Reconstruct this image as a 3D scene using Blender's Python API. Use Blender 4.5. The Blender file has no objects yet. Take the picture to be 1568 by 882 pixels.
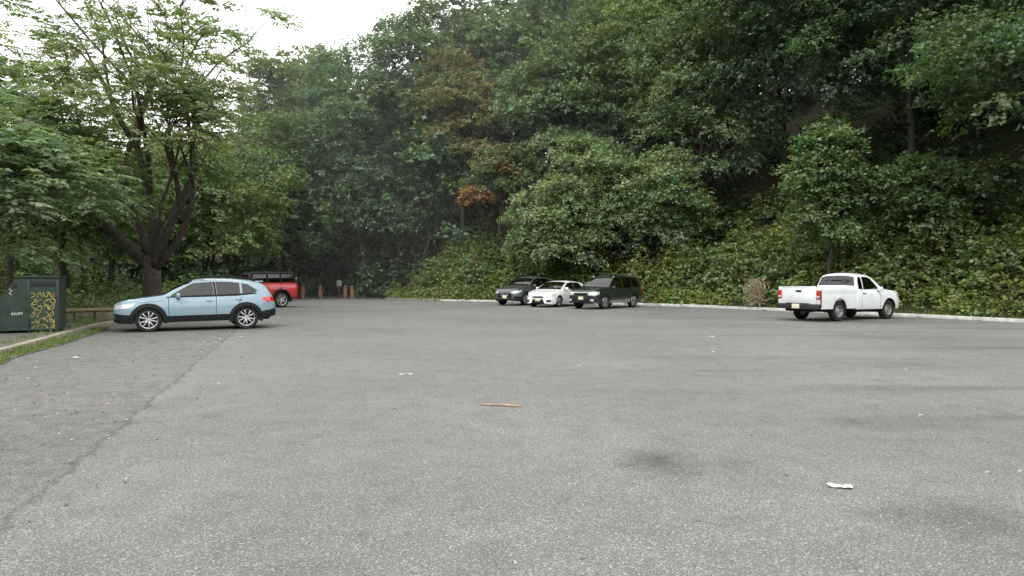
import bpy, bmesh, math, random
import numpy as np
from mathutils import Vector, Matrix
random.seed(7); rng=np.random.default_rng(11)
scene=bpy.context.scene
D=bpy.data
# ------------------------------------------------------------------ materials
def newmat(name):
    m=D.materials.new(name); m.use_nodes=True
    nt=m.node_tree; b=nt.nodes['Principled BSDF']; return m,nt,b
def simple(name,col,rough=.5,metal=0,coat=0,noise=0,nscale=8,spec=.5,bump=0):
    m,nt,b=newmat(name)
    b.inputs['Roughness'].default_value=rough; b.inputs['Metallic'].default_value=metal
    b.inputs['Coat Weight'].default_value=coat; b.inputs['Coat Roughness'].default_value=.04
    b.inputs['Specular IOR Level'].default_value=spec
    c=(*col,1); b.inputs['Base Color'].default_value=c
    if noise or bump:
        tc=nt.nodes.new('ShaderNodeTexCoord'); n=nt.nodes.new('ShaderNodeTexNoise')
        n.inputs['Scale'].default_value=nscale; n.inputs['Detail'].default_value=6
        nt.links.new(tc.outputs['Object'],n.inputs['Vector'])
        r=nt.nodes.new('ShaderNodeValToRGB'); r.color_ramp.elements[0].position=.3; r.color_ramp.elements[1].position=.7
        r.color_ramp.elements[0].color=(*[x*(1-noise) for x in col],1)
        r.color_ramp.elements[1].color=(*[min(1,x*(1+noise)) for x in col],1)
        nt.links.new(n.outputs['Fac'],r.inputs['Fac']); nt.links.new(r.outputs['Color'],b.inputs['Base Color'])
        if bump:
            bp=nt.nodes.new('ShaderNodeBump'); bp.inputs['Strength'].default_value=bump; bp.inputs['Distance'].default_value=.02
            nt.links.new(n.outputs['Fac'],bp.inputs['Height']); nt.links.new(bp.outputs['Normal'],b.inputs['Normal'])
    return m
def glassmat(name,tint=.35):
    m,nt,b=newmat(name); nt.nodes.remove(b)
    out=[n for n in nt.nodes if n.type=='OUTPUT_MATERIAL'][0]
    tr=nt.nodes.new('ShaderNodeBsdfTransparent'); tr.inputs['Color'].default_value=(tint,tint*1.04,tint,1)
    gl=nt.nodes.new('ShaderNodeBsdfGlossy'); gl.inputs['Roughness'].default_value=.02; gl.inputs['Color'].default_value=(.95,.95,.95,1)
    fr=nt.nodes.new('ShaderNodeFresnel'); fr.inputs['IOR'].default_value=1.5
    ma=nt.nodes.new('ShaderNodeMath'); ma.operation='MULTIPLY_ADD'; ma.inputs[1].default_value=1.2; ma.inputs[2].default_value=.01; ma.use_clamp=True
    mx=nt.nodes.new('ShaderNodeMixShader')
    nt.links.new(fr.outputs[0],ma.inputs[0]); nt.links.new(ma.outputs[0],mx.inputs[0])
    nt.links.new(tr.outputs[0],mx.inputs[1]); nt.links.new(gl.outputs[0],mx.inputs[2]); nt.links.new(mx.outputs[0],out.inputs[0])
    return m
M={}
M['glass']=glassmat('tinted_glass',.42)
M['glassdark']=glassmat('privacy_glass',.12)
M['tyre']=simple('tyre_rubber',(.018,.018,.018),.85,noise=.2,nscale=20,spec=.25)
M['plastic']=simple('black_plastic',(.012,.013,.014),.75,noise=.15,nscale=10,spec=.2)
M['dark']=simple('dark_interior',(.012,.012,.012),.9)
M['seat']=simple('seat_fabric',(.05,.05,.052),.9)
M['alloy']=simple('wheel_alloy',(.55,.56,.57),.35,.9)
M['alloydk']=simple('wheel_dark',(.03,.03,.032),.45,.3)
M['chrome']=simple('chrome',(.75,.75,.76),.15,1)
M['steelw']=simple('steel_wheel',(.32,.32,.33),.45,.6)
M['redlamp']=simple('red_lamp',(.45,.015,.012),.12,coat=1)
M['lamp']=simple('headlamp_lens',(.62,.64,.66),.08,.25,coat=1)
M['amber']=simple('amber_lamp',(.7,.22,.03),.15,coat=1)
M['seam']=simple('panel_seam',(.01,.01,.01),.9)
M['plate']=simple('licence_plate',(.65,.62,.42),.4,noise=.3,nscale=14)
def paint(name,col,metal=0,dirt=.1):
    m=simple(name,col,.38,metal,1,noise=dirt,nscale=2.2); return m
M['blue']=paint('paint_pale_blue',(.205,.29,.35),.1,.04)
M['white']=paint('paint_white',(.74,.75,.75),0,.05)
M['whitet']=paint('paint_white_truck',(.69,.71,.72),0,.06)
M['black']=paint('paint_black_green',(.016,.019,.019),.2,.1)
M['grey']=paint('paint_dark_grey',(.10,.105,.115),.5,.08)
M['red']=paint('paint_red',(.42,.012,.014),.0,.06)
# ------------------------------------------------------------------ helpers
def obj(name,me,parent=None,mats=(),loc=(0,0,0)):
    o=D.objects.new(name,me); scene.collection.objects.link(o)
    for mm in mats: me.materials.append(mm)
    if parent: o.parent=parent
    o.location=loc; return o
def empty(name,loc=(0,0,0),rotz=0):
    e=D.objects.new(name,None); scene.collection.objects.link(e); e.location=loc; e.rotation_euler=(0,0,rotz); e.empty_display_size=.3; return e
def bm_obj(name,bm,parent=None,mats=(),smooth=40):
    bm.normal_update()
    if smooth:
        for f in bm.faces: f.smooth=True
        for e in bm.edges:
            if len(e.link_faces)==2 and e.calc_face_angle(0)>math.radians(smooth): e.smooth=False
    me=D.meshes.new(name); bm.to_mesh(me); bm.free()
    return obj(name,me,parent,mats)
def add_box(bm,c,s,bev=.02,mi=0,rot=None,seg=2):
    t=bmesh.new(); bmesh.ops.create_cube(t,size=1)
    for v in t.verts: v.co=Vector((v.co.x*s[0],v.co.y*s[1],v.co.z*s[2]))
    if bev>0: bmesh.ops.bevel(t,geom=t.edges[:],offset=min(bev,min(s)*.45),segments=seg,affect='EDGES',profile=.5)
    mt=Matrix.Translation(c)
    if rot is not None: mt=mt@rot
    vm={}
    for v in t.verts: vm[v]=bm.verts.new(mt@v.co)
    for f in t.faces:
        nf=bm.faces.new([vm[v] for v in f.verts]); nf.material_index=mi
    t.free()
def add_tube(bm,pts,rad,n=8,mi=0,cap=True):
    pts=[Vector(p) for p in pts]
    if not hasattr(rad,'__len__'): rad=[rad]*len(pts)
    rings=[]; up=Vector((0,0,1)); prev=None
    for i,p in enumerate(pts):
        t=(pts[min(i+1,len(pts)-1)]-pts[max(i-1,0)]).normalized()
        if prev is None:
            a=t.cross(up if abs(t.z)<.9 else Vector((1,0,0))).normalized()
        else:
            a=(prev-t*prev.dot(t)).normalized()
        prev=a; b=t.cross(a)
        rings.append([bm.verts.new(p+(a*math.cos(2*math.pi*k/n)+b*math.sin(2*math.pi*k/n))*rad[i]) for k in range(n)])
    for i in range(len(rings)-1):
        for k in range(n):
            f=bm.faces.new([rings[i][k],rings[i][(k+1)%n],rings[i+1][(k+1)%n],rings[i+1][k]]); f.material_index=mi; f.smooth=True
    if cap:
        bm.faces.new(rings[0][::-1]).material_index=mi; bm.faces.new(rings[-1]).material_index=mi
def pchip(pts):
    X=np.array([p[0] for p in pts],float); Y=np.array([p[1] for p in pts],float)
    h=np.diff(X); d=np.diff(Y)/h; m=np.zeros(len(X)); m[0]=d[0]; m[-1]=d[-1]
    for i in range(1,len(X)-1):
        if d[i-1]*d[i]>0:
            w1=2*h[i]+h[i-1]; w2=h[i]+2*h[i-1]; m[i]=(w1+w2)/(w1/d[i-1]+w2/d[i])
    def f(x):
        x=min(max(x,X[0]),X[-1]); i=min(int(np.searchsorted(X,x,side='right'))-1,len(X)-2); i=max(i,0)
        t=(x-X[i])/h[i]
        return float((2*t**3-3*t**2+1)*Y[i]+(t**3-2*t**2+t)*h[i]*m[i]+(-2*t**3+3*t**2)*Y[i+1]+(t**3-t**2)*h[i]*m[i+1])
    return f
def inpoly(x,y,poly):
    c=False; n=len(poly); j=n-1
    for i in range(n):
        xi,yi=poly[i]; xj,yj=poly[j]
        if (yi>y)!=(yj>y) and x<(xj-xi)*(y-yi)/(yj-yi)+xi: c=not c
        j=i
    return c
FS=pchip([(0,.955),(.12,.982),(.3,1),(.5,1.0),(.68,.992),(.82,.975),(.93,.955),(1,.93)])
def cut_regions(bm,regs,L,side_min_n=.35):
    for reg in regs:
        kind,poly,mi=reg[0],reg[1],reg[2]
        signs=(1,-1) if (kind in('front','rear') and len(reg)>3 and reg[3]) else (1,)
        for sg in signs:
            P=[(a*sg,b) for a,b in poly] if kind!='side' else poly
            a0=min(p[0] for p in P)-.01;a1=max(p[0] for p in P)+.01;b0=min(p[1] for p in P)-.01;b1=max(p[1] for p in P)+.01
            def cand():
                out=[]
                for f in bm.faces:
                    n=f.normal
                    if kind=='side':
                        if abs(n.y)<side_min_n: continue
                        u=[v.co.x for v in f.verts]
                    else:
                        cx=f.calc_center_median().x
                        if kind=='front' and (n.x>-.2 or cx>.9): continue
                        if kind=='rear' and (n.x<.2 or cx<L-.9): continue
                        u=[v.co.y for v in f.verts]
                    w=[v.co.z for v in f.verts]
                    if max(u)<a0 or min(u)>a1 or max(w)<b0 or min(w)>b1: continue
                    out.append(f)
                return out
            n=len(P)
            for i in range(n):
                p=P[i]; q=P[(i+1)%n]; dx=q[0]-p[0]; dz=q[1]-p[1]
                if kind=='side': co=Vector((p[0],0,p[1])); no=Vector((dz,0,-dx))
                else: co=Vector((0,p[0],p[1])); no=Vector((0,dz,-dx))
                if no.length<1e-6: continue
                fs=cand(); g=set(fs)
                for f in fs:
                    g.update(f.verts); g.update(f.edges)
                bmesh.ops.bisect_plane(bm,geom=list(g),dist=1e-5,plane_co=co,plane_no=no.normalized())
                bm.normal_update()
            for f in cand():
                c=f.calc_center_median()
                if inpoly(c.x if kind=='side' else c.y,c.z,P): f.material_index=mi
def line(x0,z0,x1,z1,w=.012):
    dx,dz=x1-x0,z1-z0; l=math.hypot(dx,dz); nx,nz=-dz/l*w/2,dx/l*w/2
    return [(x0+nx,z0+nz),(x1+nx,z1+nz),(x1-nx,z1-nz),(x0-nx,z0-nz)]
def wheel_mesh(name,r,w,style):
    bm=bmesh.new(); n=40; rr=r*.70 if style!='steel' else r*.58
    prof=[(rr,-w*.42),(r*.9,-w*.5),(r*.975,-w*.42),(r,-w*.3),(r,w*.3),(r*.975,w*.42),(r*.9,w*.5),(rr,w*.42)]
    def lathe(prof,mi):
        rings=[[bm.verts.new((a*math.cos(2*math.pi*k/n),b,a*math.sin(2*math.pi*k/n))) for k in range(n)] for a,b in prof]
        for i in range(len(rings)-1):
            for k in range(n):
                bm.faces.new([rings[i][k],rings[i][(k+1)%n],rings[i+1][(k+1)%n],rings[i+1][k]]).material_index=mi
        return rings
    lathe(prof,0)
    lathe([(rr,-w*.42),(rr*.97,-w*.44),(rr*.93,-w*.40),(rr*.90,-w*.15),(rr*.88,w*.3),(.01,w*.3)],1 if style!='steel' else 2)
    lathe([(rr*1.0,-w*.425),(rr*.985,-w*.455),(rr*.93,-w*.43)],2)
    if style=='steel':
        lathe([(rr*.9,-w*.2),(rr*.7,-w*.3),(rr*.5,-w*.22),(rr*.25,-w*.34),(.01,-w*.34)],2)
        for k in range(8):
            a=2*math.pi*k/8; add_box(bm,(rr*.6*math.cos(a),-w*.265,rr*.6*math.sin(a)),(.03,.02,.045),.005,1)
    else:
        ns=5
        for k in range(ns):
            for off in (-.16,.16):
                a=2*math.pi*k/ns+math.pi/2; a1=a+off*.6; a2=a+off*1.7
                p0=Vector((rr*.12*math.cos(a1),-w*.36,rr*.12*math.sin(a1))); p1=Vector((rr*.95*math.cos(a2),-w*.40,rr*.95*math.sin(a2)))
                d=(p1-p0); ln=d.length; d.normalize(); y=Vector((0,1,0)); z=d.cross(y)
                rot=Matrix((d,y,z)).transposed().to_4x4()
                add_box(bm,(p0+p1)/2,(ln,.03,.036),.008,2,rot)
        lathe([(rr*.24,-w*.30),(rr*.22,-w*.42),(rr*.12,-w*.44),(.005,-w*.44)],2)
    bm.normal_update(); 
    for f in bm.faces: f.smooth=True
    for e in bm.edges:
        if len(e.link_faces)==2 and e.calc_face_angle(0)>math.radians(35): e.smooth=False
    me=D.meshes.new(name); bm.to_mesh(me); bm.free()
    for m in ('tyre','alloydk','alloy' if style!='steel' else 'steelw'): me.materials.append(M[m])
    return me
def build_vehicle(name,S,mid,heading):
    """local +x points to the tail; heading = world direction (x,y) the nose points to; mid = point between axles"""
    ang=math.atan2(-heading[1],-heading[0])
    xm=(S['ax'][0]+S['ax'][1])/2
    R_=Matrix.Rotation(ang,3,'Z'); off=R_@Vector((xm,0,0))
    E=empty(name,(mid[0]-off.x,mid[1]-off.y,0),ang)
    L=S.get('loftL',S['L']); zt=pchip(S['top']); zbelt=pchip(S['belt']); wf=pchip(S['w']); zs=pchip(S['sill'])
    AR=S['archR']; AZ=S['archZ']; tum=S.get('tumble',.36)
    xs=set(np.round(np.linspace(0,L,64),4).tolist())|set(x for x,_ in S['top'] if x<=L)|{.015,.03,L-.015,L-.03}
    for ax in S['ax']:
        if ax-AR>L: continue
        for k in range(0,19):
            th=math.pi*k/18; x=ax+AR*math.cos(th)
            if 0<x<L: xs.add(round(x,4))
    xs=sorted(xs); xs=[x for i,x in enumerate(xs) if i==0 or x-xs[i-1]>.004]
    def zb(x):
        z=zs(x)
        for ax in S['ax']:
            d=abs(x-ax)
            if d<AR: z=max(z,AZ+math.sqrt(max(0,AR*AR-d*d)))
        return min(z,zbelt(x)-.05)
    def ysurf(x,z):
        s=(z-zs(x))/(zbelt(x)-zs(x)); return wf(x)*FS(max(0,min(1,s)))
    bm=bmesh.new(); rows=[]
    SR=[0,.1,.22,.36,.5,.62,.74,.84,.93,1]; GR=[.25,.5,.75,1]; TR=[.965,.93,.82,.65,.42,.2,0]
    gh=S.get('gh',.86); crown=S.get('crownp',3)
    for x in xs:
        z0=zb(x); zbl=zbelt(x); w=wf(x); pts=[]
        for s in SR:
            z=z0+(zbl-z0)*s; pts.append((ysurf(x,z),z))
        yb,zbb=pts[-1]; h=zt(x)-zbl; zr=zbl+h*gh; yr=yb-tum*h*gh-.0
        for g in GR:
            pts.append((yb+(yr-yb)*g+.018*math.sin(math.pi*g)*min(1,h/.3),zbl+(zr-zbl)*g))
        for t in TR: pts.append((yr*t,zr+(zt(x)-zr)*(1-t**crown)))
        row=[bm.verts.new((x,-y,z)) for y,z in pts]
        row2=[bm.verts.new((x,y,z)) for y,z in pts[:-1]][::-1]
        rows.append(row+row2)
    n=len(rows[0]); nS=len(SR); nG=len(GR)
    ws=S.get('ws'); rg=S.get('rg')
    for i in range(len(rows)-1):
        xmid=(xs[i]+xs[i+1])/2
        for j in range(n-1):
            f=bm.faces.new([rows[i][j],rows[i][j+1],rows[i+1][j+1],rows[i+1][j]])
            jj=min(j,n-2-j)
            if jj>=nS+nG+0:
                if ws and ws[0]<xmid<ws[1]: f.material_index=1
                if rg and rg[0]<xmid<rg[1]: f.material_index=2
    bm.faces.new(rows[0]); bm.faces.new(rows[-1][::-1])
    bmesh.ops.recalc_face_normals(bm,faces=bm.faces[:]); bm.normal_update()
    cut_regions(bm,S['regs'],L)
    if S.get('topz'):
        for f in bm.faces:
            if f.calc_center_median().z>S['topz'] and f.normal.z>.3: f.material_index=3
    mats=[M[S['paint']],M['glass'],M['glassdark'],M['plastic'],M['seam'],M['lamp'],M['redlamp'],M['chrome'],M['amber'],M['dark']]
    bm_obj('body',bm,E,mats,38)
    W=max(p[1] for p in S['w']); 
    bm=bmesh.new(); fz=S.get('floor',.85)
    add_box(bm,((L)/2,0,(.28+fz)/2),(L-.35,W*2*.66,fz-.28),.04,0)
    for ax in S['ax']:
        for sg in (-1,1):
            k0=None
            for k in range(13):
                th=math.pi*k/12; x=ax+(AR+.005)*math.cos(th); z=AZ+(AR+.005)*math.sin(th)
                a=bm.verts.new((x,sg*W*.62,z)); b=bm.verts.new((x,sg*(W-.05),z))
                if k0: bm.faces.new([k0[0],k0[1],b,a])
                k0=(a,b)
    for sx in S['seats']:
        for sy in (-.36,.36):
            add_box(bm,(sx,sy,fz+.18),(.14,.46,.5),.06,1,Matrix.Rotation(.2,4,'Y'))
            add_box(bm,(sx+.07,sy,fz+.50),(.09,.24,.16),.04,1)
    if ws: add_box(bm,(ws[0]+.32,0,fz+.02),(.45,W*1.5,.16),.06,0); 
    bm_obj('underbody_and_interior',bm,E,[M['dark'],M['seat']],40)
    if S.get('clad'):
        bm=bmesh.new(); cw,cp=S['clad']
        for ax in S['ax']:
            for sg in (-1,1):
                prev=None
                for k in range(25):
                    th=-.22+(math.pi+.44)*k/24
                    ring=[]
                    for rr,o in ((AR-.02,-.06),(AR-.02,cp),(AR+cw*.8,cp),(AR+cw,.0)):
                        x=ax+rr*math.cos(th); z=AZ+rr*math.sin(th)
                        xx=min(max(x,.02),S['L']-.02)
                        yy=ysurf(min(xx,L-.02),max(z,zs(min(xx,L))+.05))+o
                        ring.append(bm.verts.new((xx,sg*yy,z)))
                    if prev:
                        for q in range(3): bm.faces.new([prev[q],prev[q+1],ring[q+1],ring[q]])
                    prev=ring
        bmesh.ops.recalc_face_normals(bm,faces=bm.faces[:])
        bm_obj('arch_cladding',bm,E,[M[S.get('cladmat','plastic')]],50)
    r,wd=S['tyre']; me=wheel_mesh(name+'_wheel',r,wd,S.get('wheel','alloy'))
    for i,ax in enumerate(S['ax']):
        for sg in (-1,1):
            o=D.objects.new('wheel',me); scene.collection.objects.link(o); o.parent=E
            o.location=(ax,sg*(W-wd/2-.015-S.get('inset',0)),r-.004); o.rotation_euler=(0,.5*i+.3,0 if sg<0 else math.pi)
    bm=bmesh.new(); mx,mz=S['mirror']
    for sg in (-1,1):
        yy=wf(mx)*.93
        add_box(bm,(mx+.02,sg*(yy+.10),mz+.06),(.12,.2,.15),.045,0,seg=3)
        add_box(bm,(mx,sg*(yy+.0),mz+.0),(.07,.14,.04),.015,1)
        for hx,hz in S['handles']:
            add_box(bm,(hx,sg*(ysurf(hx,hz)+.016),hz),(.19,.03,.028),.012,0 if S.get('hpaint',1) else 1)
    if S.get('frontplate'):
        add_box(bm,(S['frontplate'][0],0,S['frontplate'][1]),(.012,.31,.16),.004,2)
    if S.get('rearplate'):
        add_box(bm,(S['rearplate'][0],0,S['rearplate'][1]),(.012,.31,.16),.004,2)
    for rl in S.get('rails',()):
        for sg in (-1,1):
            x0,x1,yy=rl; pts=[(x0,sg*yy,zt(x0)-.05)]+[(x0+(x1-x0)*t,sg*yy,zt(x0+(x1-x0)*t)+.045) for t in (.06,.3,.5,.7,.94)]+[(x1,sg*yy,zt(x1)-.05)]
            add_tube(bm,pts,.02,6,S.get('railmat',1))
    for c,s,b,mi in S.get('boxes',()): add_box(bm,c,s,b,mi)
    bm_obj('trim',bm,E,[M[S['paint']],M['plastic'],M['plate'],M['chrome'],M['redlamp'],M['dark'],M['lamp'],M['tyre']],40)
    return E
def crossover(paintname,L=4.465,hs=1.0,clad=True):
    k=L/4.465
    def sc(p,zz=1): return [(x*k,z*zz) for x,z in p]
    top=sc([(0,.70),(.03,.80),(.1,.87),(.25,.925),(.6,.985),(1.1,1.055),(1.26,1.085),(1.62,1.31),(1.98,1.49),(2.2,1.555),(2.6,1.585),(3.1,1.58),(3.6,1.54),(3.98,1.47),(4.06,1.43),(4.30,1.12),(4.36,1.02),(4.42,.90),(4.465,.78)],hs)
    belt=sc([(0,.62),(.03,.70),(.1,.77),(.25,.83),(.6,.90),(1.16,.955),(2.2,.985),(3.3,1.03),(3.9,1.09),(4.2,1.03),(4.36,.93),(4.465,.72)],hs)
    S=dict(L=L,paint=paintname,top=top,belt=belt,sill=sc([(0,.32),(.15,.26),(.5,.25),(1.3,.27),(3.2,.29),(4.1,.32),(4.465,.42)]),
      w=[(0,.52),(.03*k,.62),(.1*k,.71),(.22*k,.79),(.45*k,.86),(.9*k,.90),(2.2*k,.895),(3.6*k,.90),(4.1*k,.86),(4.3*k,.80),(4.42*k,.73),(4.465*k,.62)],
      ax=(.90*k,3.565*k),archR=.40,archZ=.345,tyre=(.362,.23),clad=(.10,.022) if clad else None,
      ws=(1.26*k,1.98*k),rg=(4.06*k,4.30*k),seats=(2.35*k,3.2*k),mirror=(1.66*k,1.0*hs),handles=[(2.52*k,.90*hs),(3.35*k,.93*hs)],
      rails=[(1.98*k,3.85*k,.60)],railmat=1,frontplate=None,rearplate=(4.47*k,.72))
    h=hs
    S['regs']=[
     ('side',sc([(1.46,1.03),(1.53,1.11),(2.0,1.39),(2.09,1.43),(2.62,1.475),(2.665,1.03)],h),1),
     ('side',sc([(2.745,1.035),(2.70,1.475),(3.10,1.465),(3.38,1.435),(3.40,1.06)],h),2),
     ('side',sc([(3.46,1.07),(3.44,1.425),(3.62,1.39),(3.90,1.20),(3.84,1.13)],h),2),
     ('side',sc([(2.675,1.03),(2.63,1.475),(2.69,1.475),(2.735,1.03)],h),3),
     ('side',sc([(1.36,1.0),(1.38,1.03),(3.86,1.12),(3.88,1.09),(3.3,1.035),(2.2,1.008)],h),3),
     ('side',[(x,z) for x,z in line(1.44*k,.30,1.42*k,1.02*h,.016)],4),
     ('side',line(2.70*k,.30,2.72*k,1.03*h,.016),4),
     ('side',line(3.44*k,1.0*h,3.30*k,.62,.016),4),
     ('side',line(1.3*k,.92*h,.62*k,.86*h,.012),4),
     ('side',[(1.25*k,.2),(1.25*k,.46),(3.2*k,.49),(3.2*k,.2)],3),
     ('side',[(-.01,.2),(-.01,.56),(.22*k,.52),(.55*k,.50),(.55*k,.2)],3),
     ('side',[(3.9*k,.2),(3.9*k,.52),(4.2*k,.58),(4.5*k,.66),(4.5*k,.2)],3),
     ('side',[(.13*k,.70*h),(.20*k,.79*h),(.56*k,.845*h),(.46*k,.74*h),(.25*k,.69*h)],5),
     ('side',[(4.02*k,.90*h),(4.06*k,1.00*h),(4.42*k,.97*h),(4.42*k,.86*h),(4.2*k,.83*h)],6),
     ('front',[(-.48,.42),(-.5,.68*h),(.5,.68*h),(.48,.42)],3),
     ('front',[(.44,.64*h),(.42,.74*h),(.78,.82*h),(.8,.70*h)],5,True),
     ('front',[(-.8,.22),(-.8,.40),(.8,.40),(.8,.22)],3),
     ('rear',[(.42,.86*h),(.42,.97*h),(.85,1.0*h),(.85,.84*h)],6,True),
     ('rear',[(-.9,.3),(-.9,.58),(.9,.58),(.9,.3)],3)]
    return S
S=crossover('blue',4.50)
S['boxes']=[((4.02,0,1.475),(.24,1.06,.035),.015,0)]
build_vehicle('parked_car',S,(-9.85,21.35),(-.885,-.465))
S2=crossover('grey',4.55,1.06); S2['boxes']=[((.005,0,.60),(.03,.55,.05),.01,3),((.01,0,.72),(.03,.7,.025),.01,3)]; S2['frontplate']=(-.012,.50)
build_vehicle('parked_car',S2,(.85,40.6),(-.56,-.83))
def hatch():
    S=dict(L=4.32,paint='white',
     top=[(0,.56),(.03,.66),(.1,.73),(.3,.80),(.7,.88),(1.05,.94),(1.15,.965),(1.6,1.21),(2.0,1.37),(2.3,1.42),(2.7,1.435),(3.3,1.40),(3.8,1.31),(3.9,1.28),(4.15,1.03),(4.22,.98),(4.28,.88),(4.32,.76)],
     belt=[(0,.50),(.03,.58),(.1,.64),(.3,.71),(.7,.79),(1.15,.86),(2.2,.90),(3.3,.95),(3.8,.99),(4.1,.95),(4.22,.88),(4.32,.70)],
     sill=[(0,.22),(.15,.19),(.5,.18),(3.8,.2),(4.32,.3)],
     w=[(0,.50),(.03,.60),(.1,.70),(.22,.78),(.45,.85),(.9,.88),(3.5,.88),(4.0,.84),(4.2,.78),(4.32,.64)],
     ax=(.88,3.48),archR=.35,archZ=.31,tyre=(.315,.21),ws=(1.15,2.0),rg=(3.9,4.15),seats=(2.35,3.1),mirror=(1.55,.93),
     handles=[(2.5,.83),(3.3,.86)],frontplate=(-.012,.42),floor=.78)
    S['regs']=[('side',[(1.45,.95),(1.5,1.01),(1.98,1.27),(2.1,1.30),(2.6,1.335),(2.64,.95)],1),
     ('side',[(2.72,.955),(2.68,1.335),(3.1,1.32),(3.38,1.28),(3.62,1.06),(3.5,.99)],2),
     ('side',[(2.645,.95),(2.605,1.335),(2.675,1.335),(2.715,.95)],3),
     ('side',line(1.4,.25,1.38,.93,.014),4),('side',line(2.68,.25,2.70,.95,.014),4),('side',line(3.42,.93,3.25,.55,.014),4),
     ('side',[(.12,.58),(.2,.67),(.6,.74),(.48,.64),(.25,.58)],5),('side',[(3.95,.80),(3.98,.90),(4.3,.88),(4.3,.77)],6),
     ('front',[(-.30,.50),(-.36,.60),(.36,.60),(.30,.50)],3),('front',[(-.42,.22),(-.30,.45),(.30,.45),(.42,.22)],3),
     ('front',[(.42,.56),(.40,.64),(.78,.72),(.78,.60)],5,True),('front',[(.52,.28),(.52,.40),(.72,.42),(.74,.30)],3,True),
     ('rear',[(.4,.78),(.4,.88),(.8,.9),(.8,.76)],6,True)]
    return S
build_vehicle('parked_car',hatch(),(2.55,38.3),(-.54,-.84))
def suv():
    S=dict(L=4.68,paint='black',
     top=[(0,.78),(.03,.88),(.1,.95),(.3,1.0),(.9,1.06),(1.15,1.09),(1.2,1.11),(1.6,1.43),(1.85,1.60),(2.1,1.68),(2.6,1.715),(3.6,1.71),(4.25,1.67),(4.35,1.64),(4.52,1.14),(4.6,1.08),(4.65,.95),(4.68,.80)],
     belt=[(0,.70),(.03,.78),(.1,.85),(.3,.91),(.9,.96),(1.2,.99),(2.2,1.01),(3.8,1.04),(4.4,1.03),(4.6,.98),(4.68,.74)],
     sill=[(0,.36),(.2,.30),(4.3,.32),(4.68,.42)],
     w=[(0,.62),(.03,.72),(.1,.80),(.22,.86),(.5,.9),(3.9,.91),(4.4,.88),(4.6,.83),(4.68,.74)],
     ax=(.90,3.62),archR=.40,archZ=.36,tyre=(.36,.23),ws=(1.2,1.85),rg=(4.35,4.52),seats=(2.3,3.2),mirror=(1.55,1.02),
     handles=[(2.45,.92),(3.3,.93)],frontplate=(-.012,.56),rails=[(2.0,4.1,.62)],railmat=3,floor=.88,gh=.9,tumble=.26,hpaint=0)
    S['regs']=[('side',[(1.42,1.06),(1.47,1.14),(1.88,1.50),(2.0,1.55),(2.52,1.60),(2.55,1.06)],1),
     ('side',[(2.63,1.06),(2.62,1.60),(3.42,1.60),(3.46,1.08)],2),('side',[(3.54,1.09),(3.52,1.595),(4.1,1.56),(4.22,1.36),(4.26,1.12)],2),
     ('side',line(1.38,.36,1.36,1.03,.014),4),('side',line(2.59,.36,2.59,1.06,.014),4),('side',line(3.5,1.06,3.3,.66,.014),4),
     ('side',[(1.3,.28),(1.3,.44),(3.22,.46),(3.22,.28)],7),
     ('side',[(.06,.72),(.1,.86),(.42,.90),(.36,.74)],5),('side',[(4.42,.85),(4.40,1.15),(4.68,1.1),(4.68,.85)],6),
     ('front',[(-.38,.66),(-.42,.86),(.42,.86),(.38,.66)],7),('front',[(-.35,.69),(-.38,.83),(.38,.83),(.35,.69)],3),
     ('front',[(.45,.70),(.44,.86),(.86,.90),(.86,.72)],5,True),('front',[(-.5,.38),(-.5,.50),(.5,.50),(.5,.38)],3),('front',[(.58,.42),(.58,.52),(.74,.52),(.74,.42)],5,True),
     ('front',[(-.9,.3),(-.9,.36),(.9,.36),(.9,.3)],7)]
    return S
build_vehicle('parked_suv',suv(),(4.95,36.0),(-.66,-.75))
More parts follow.
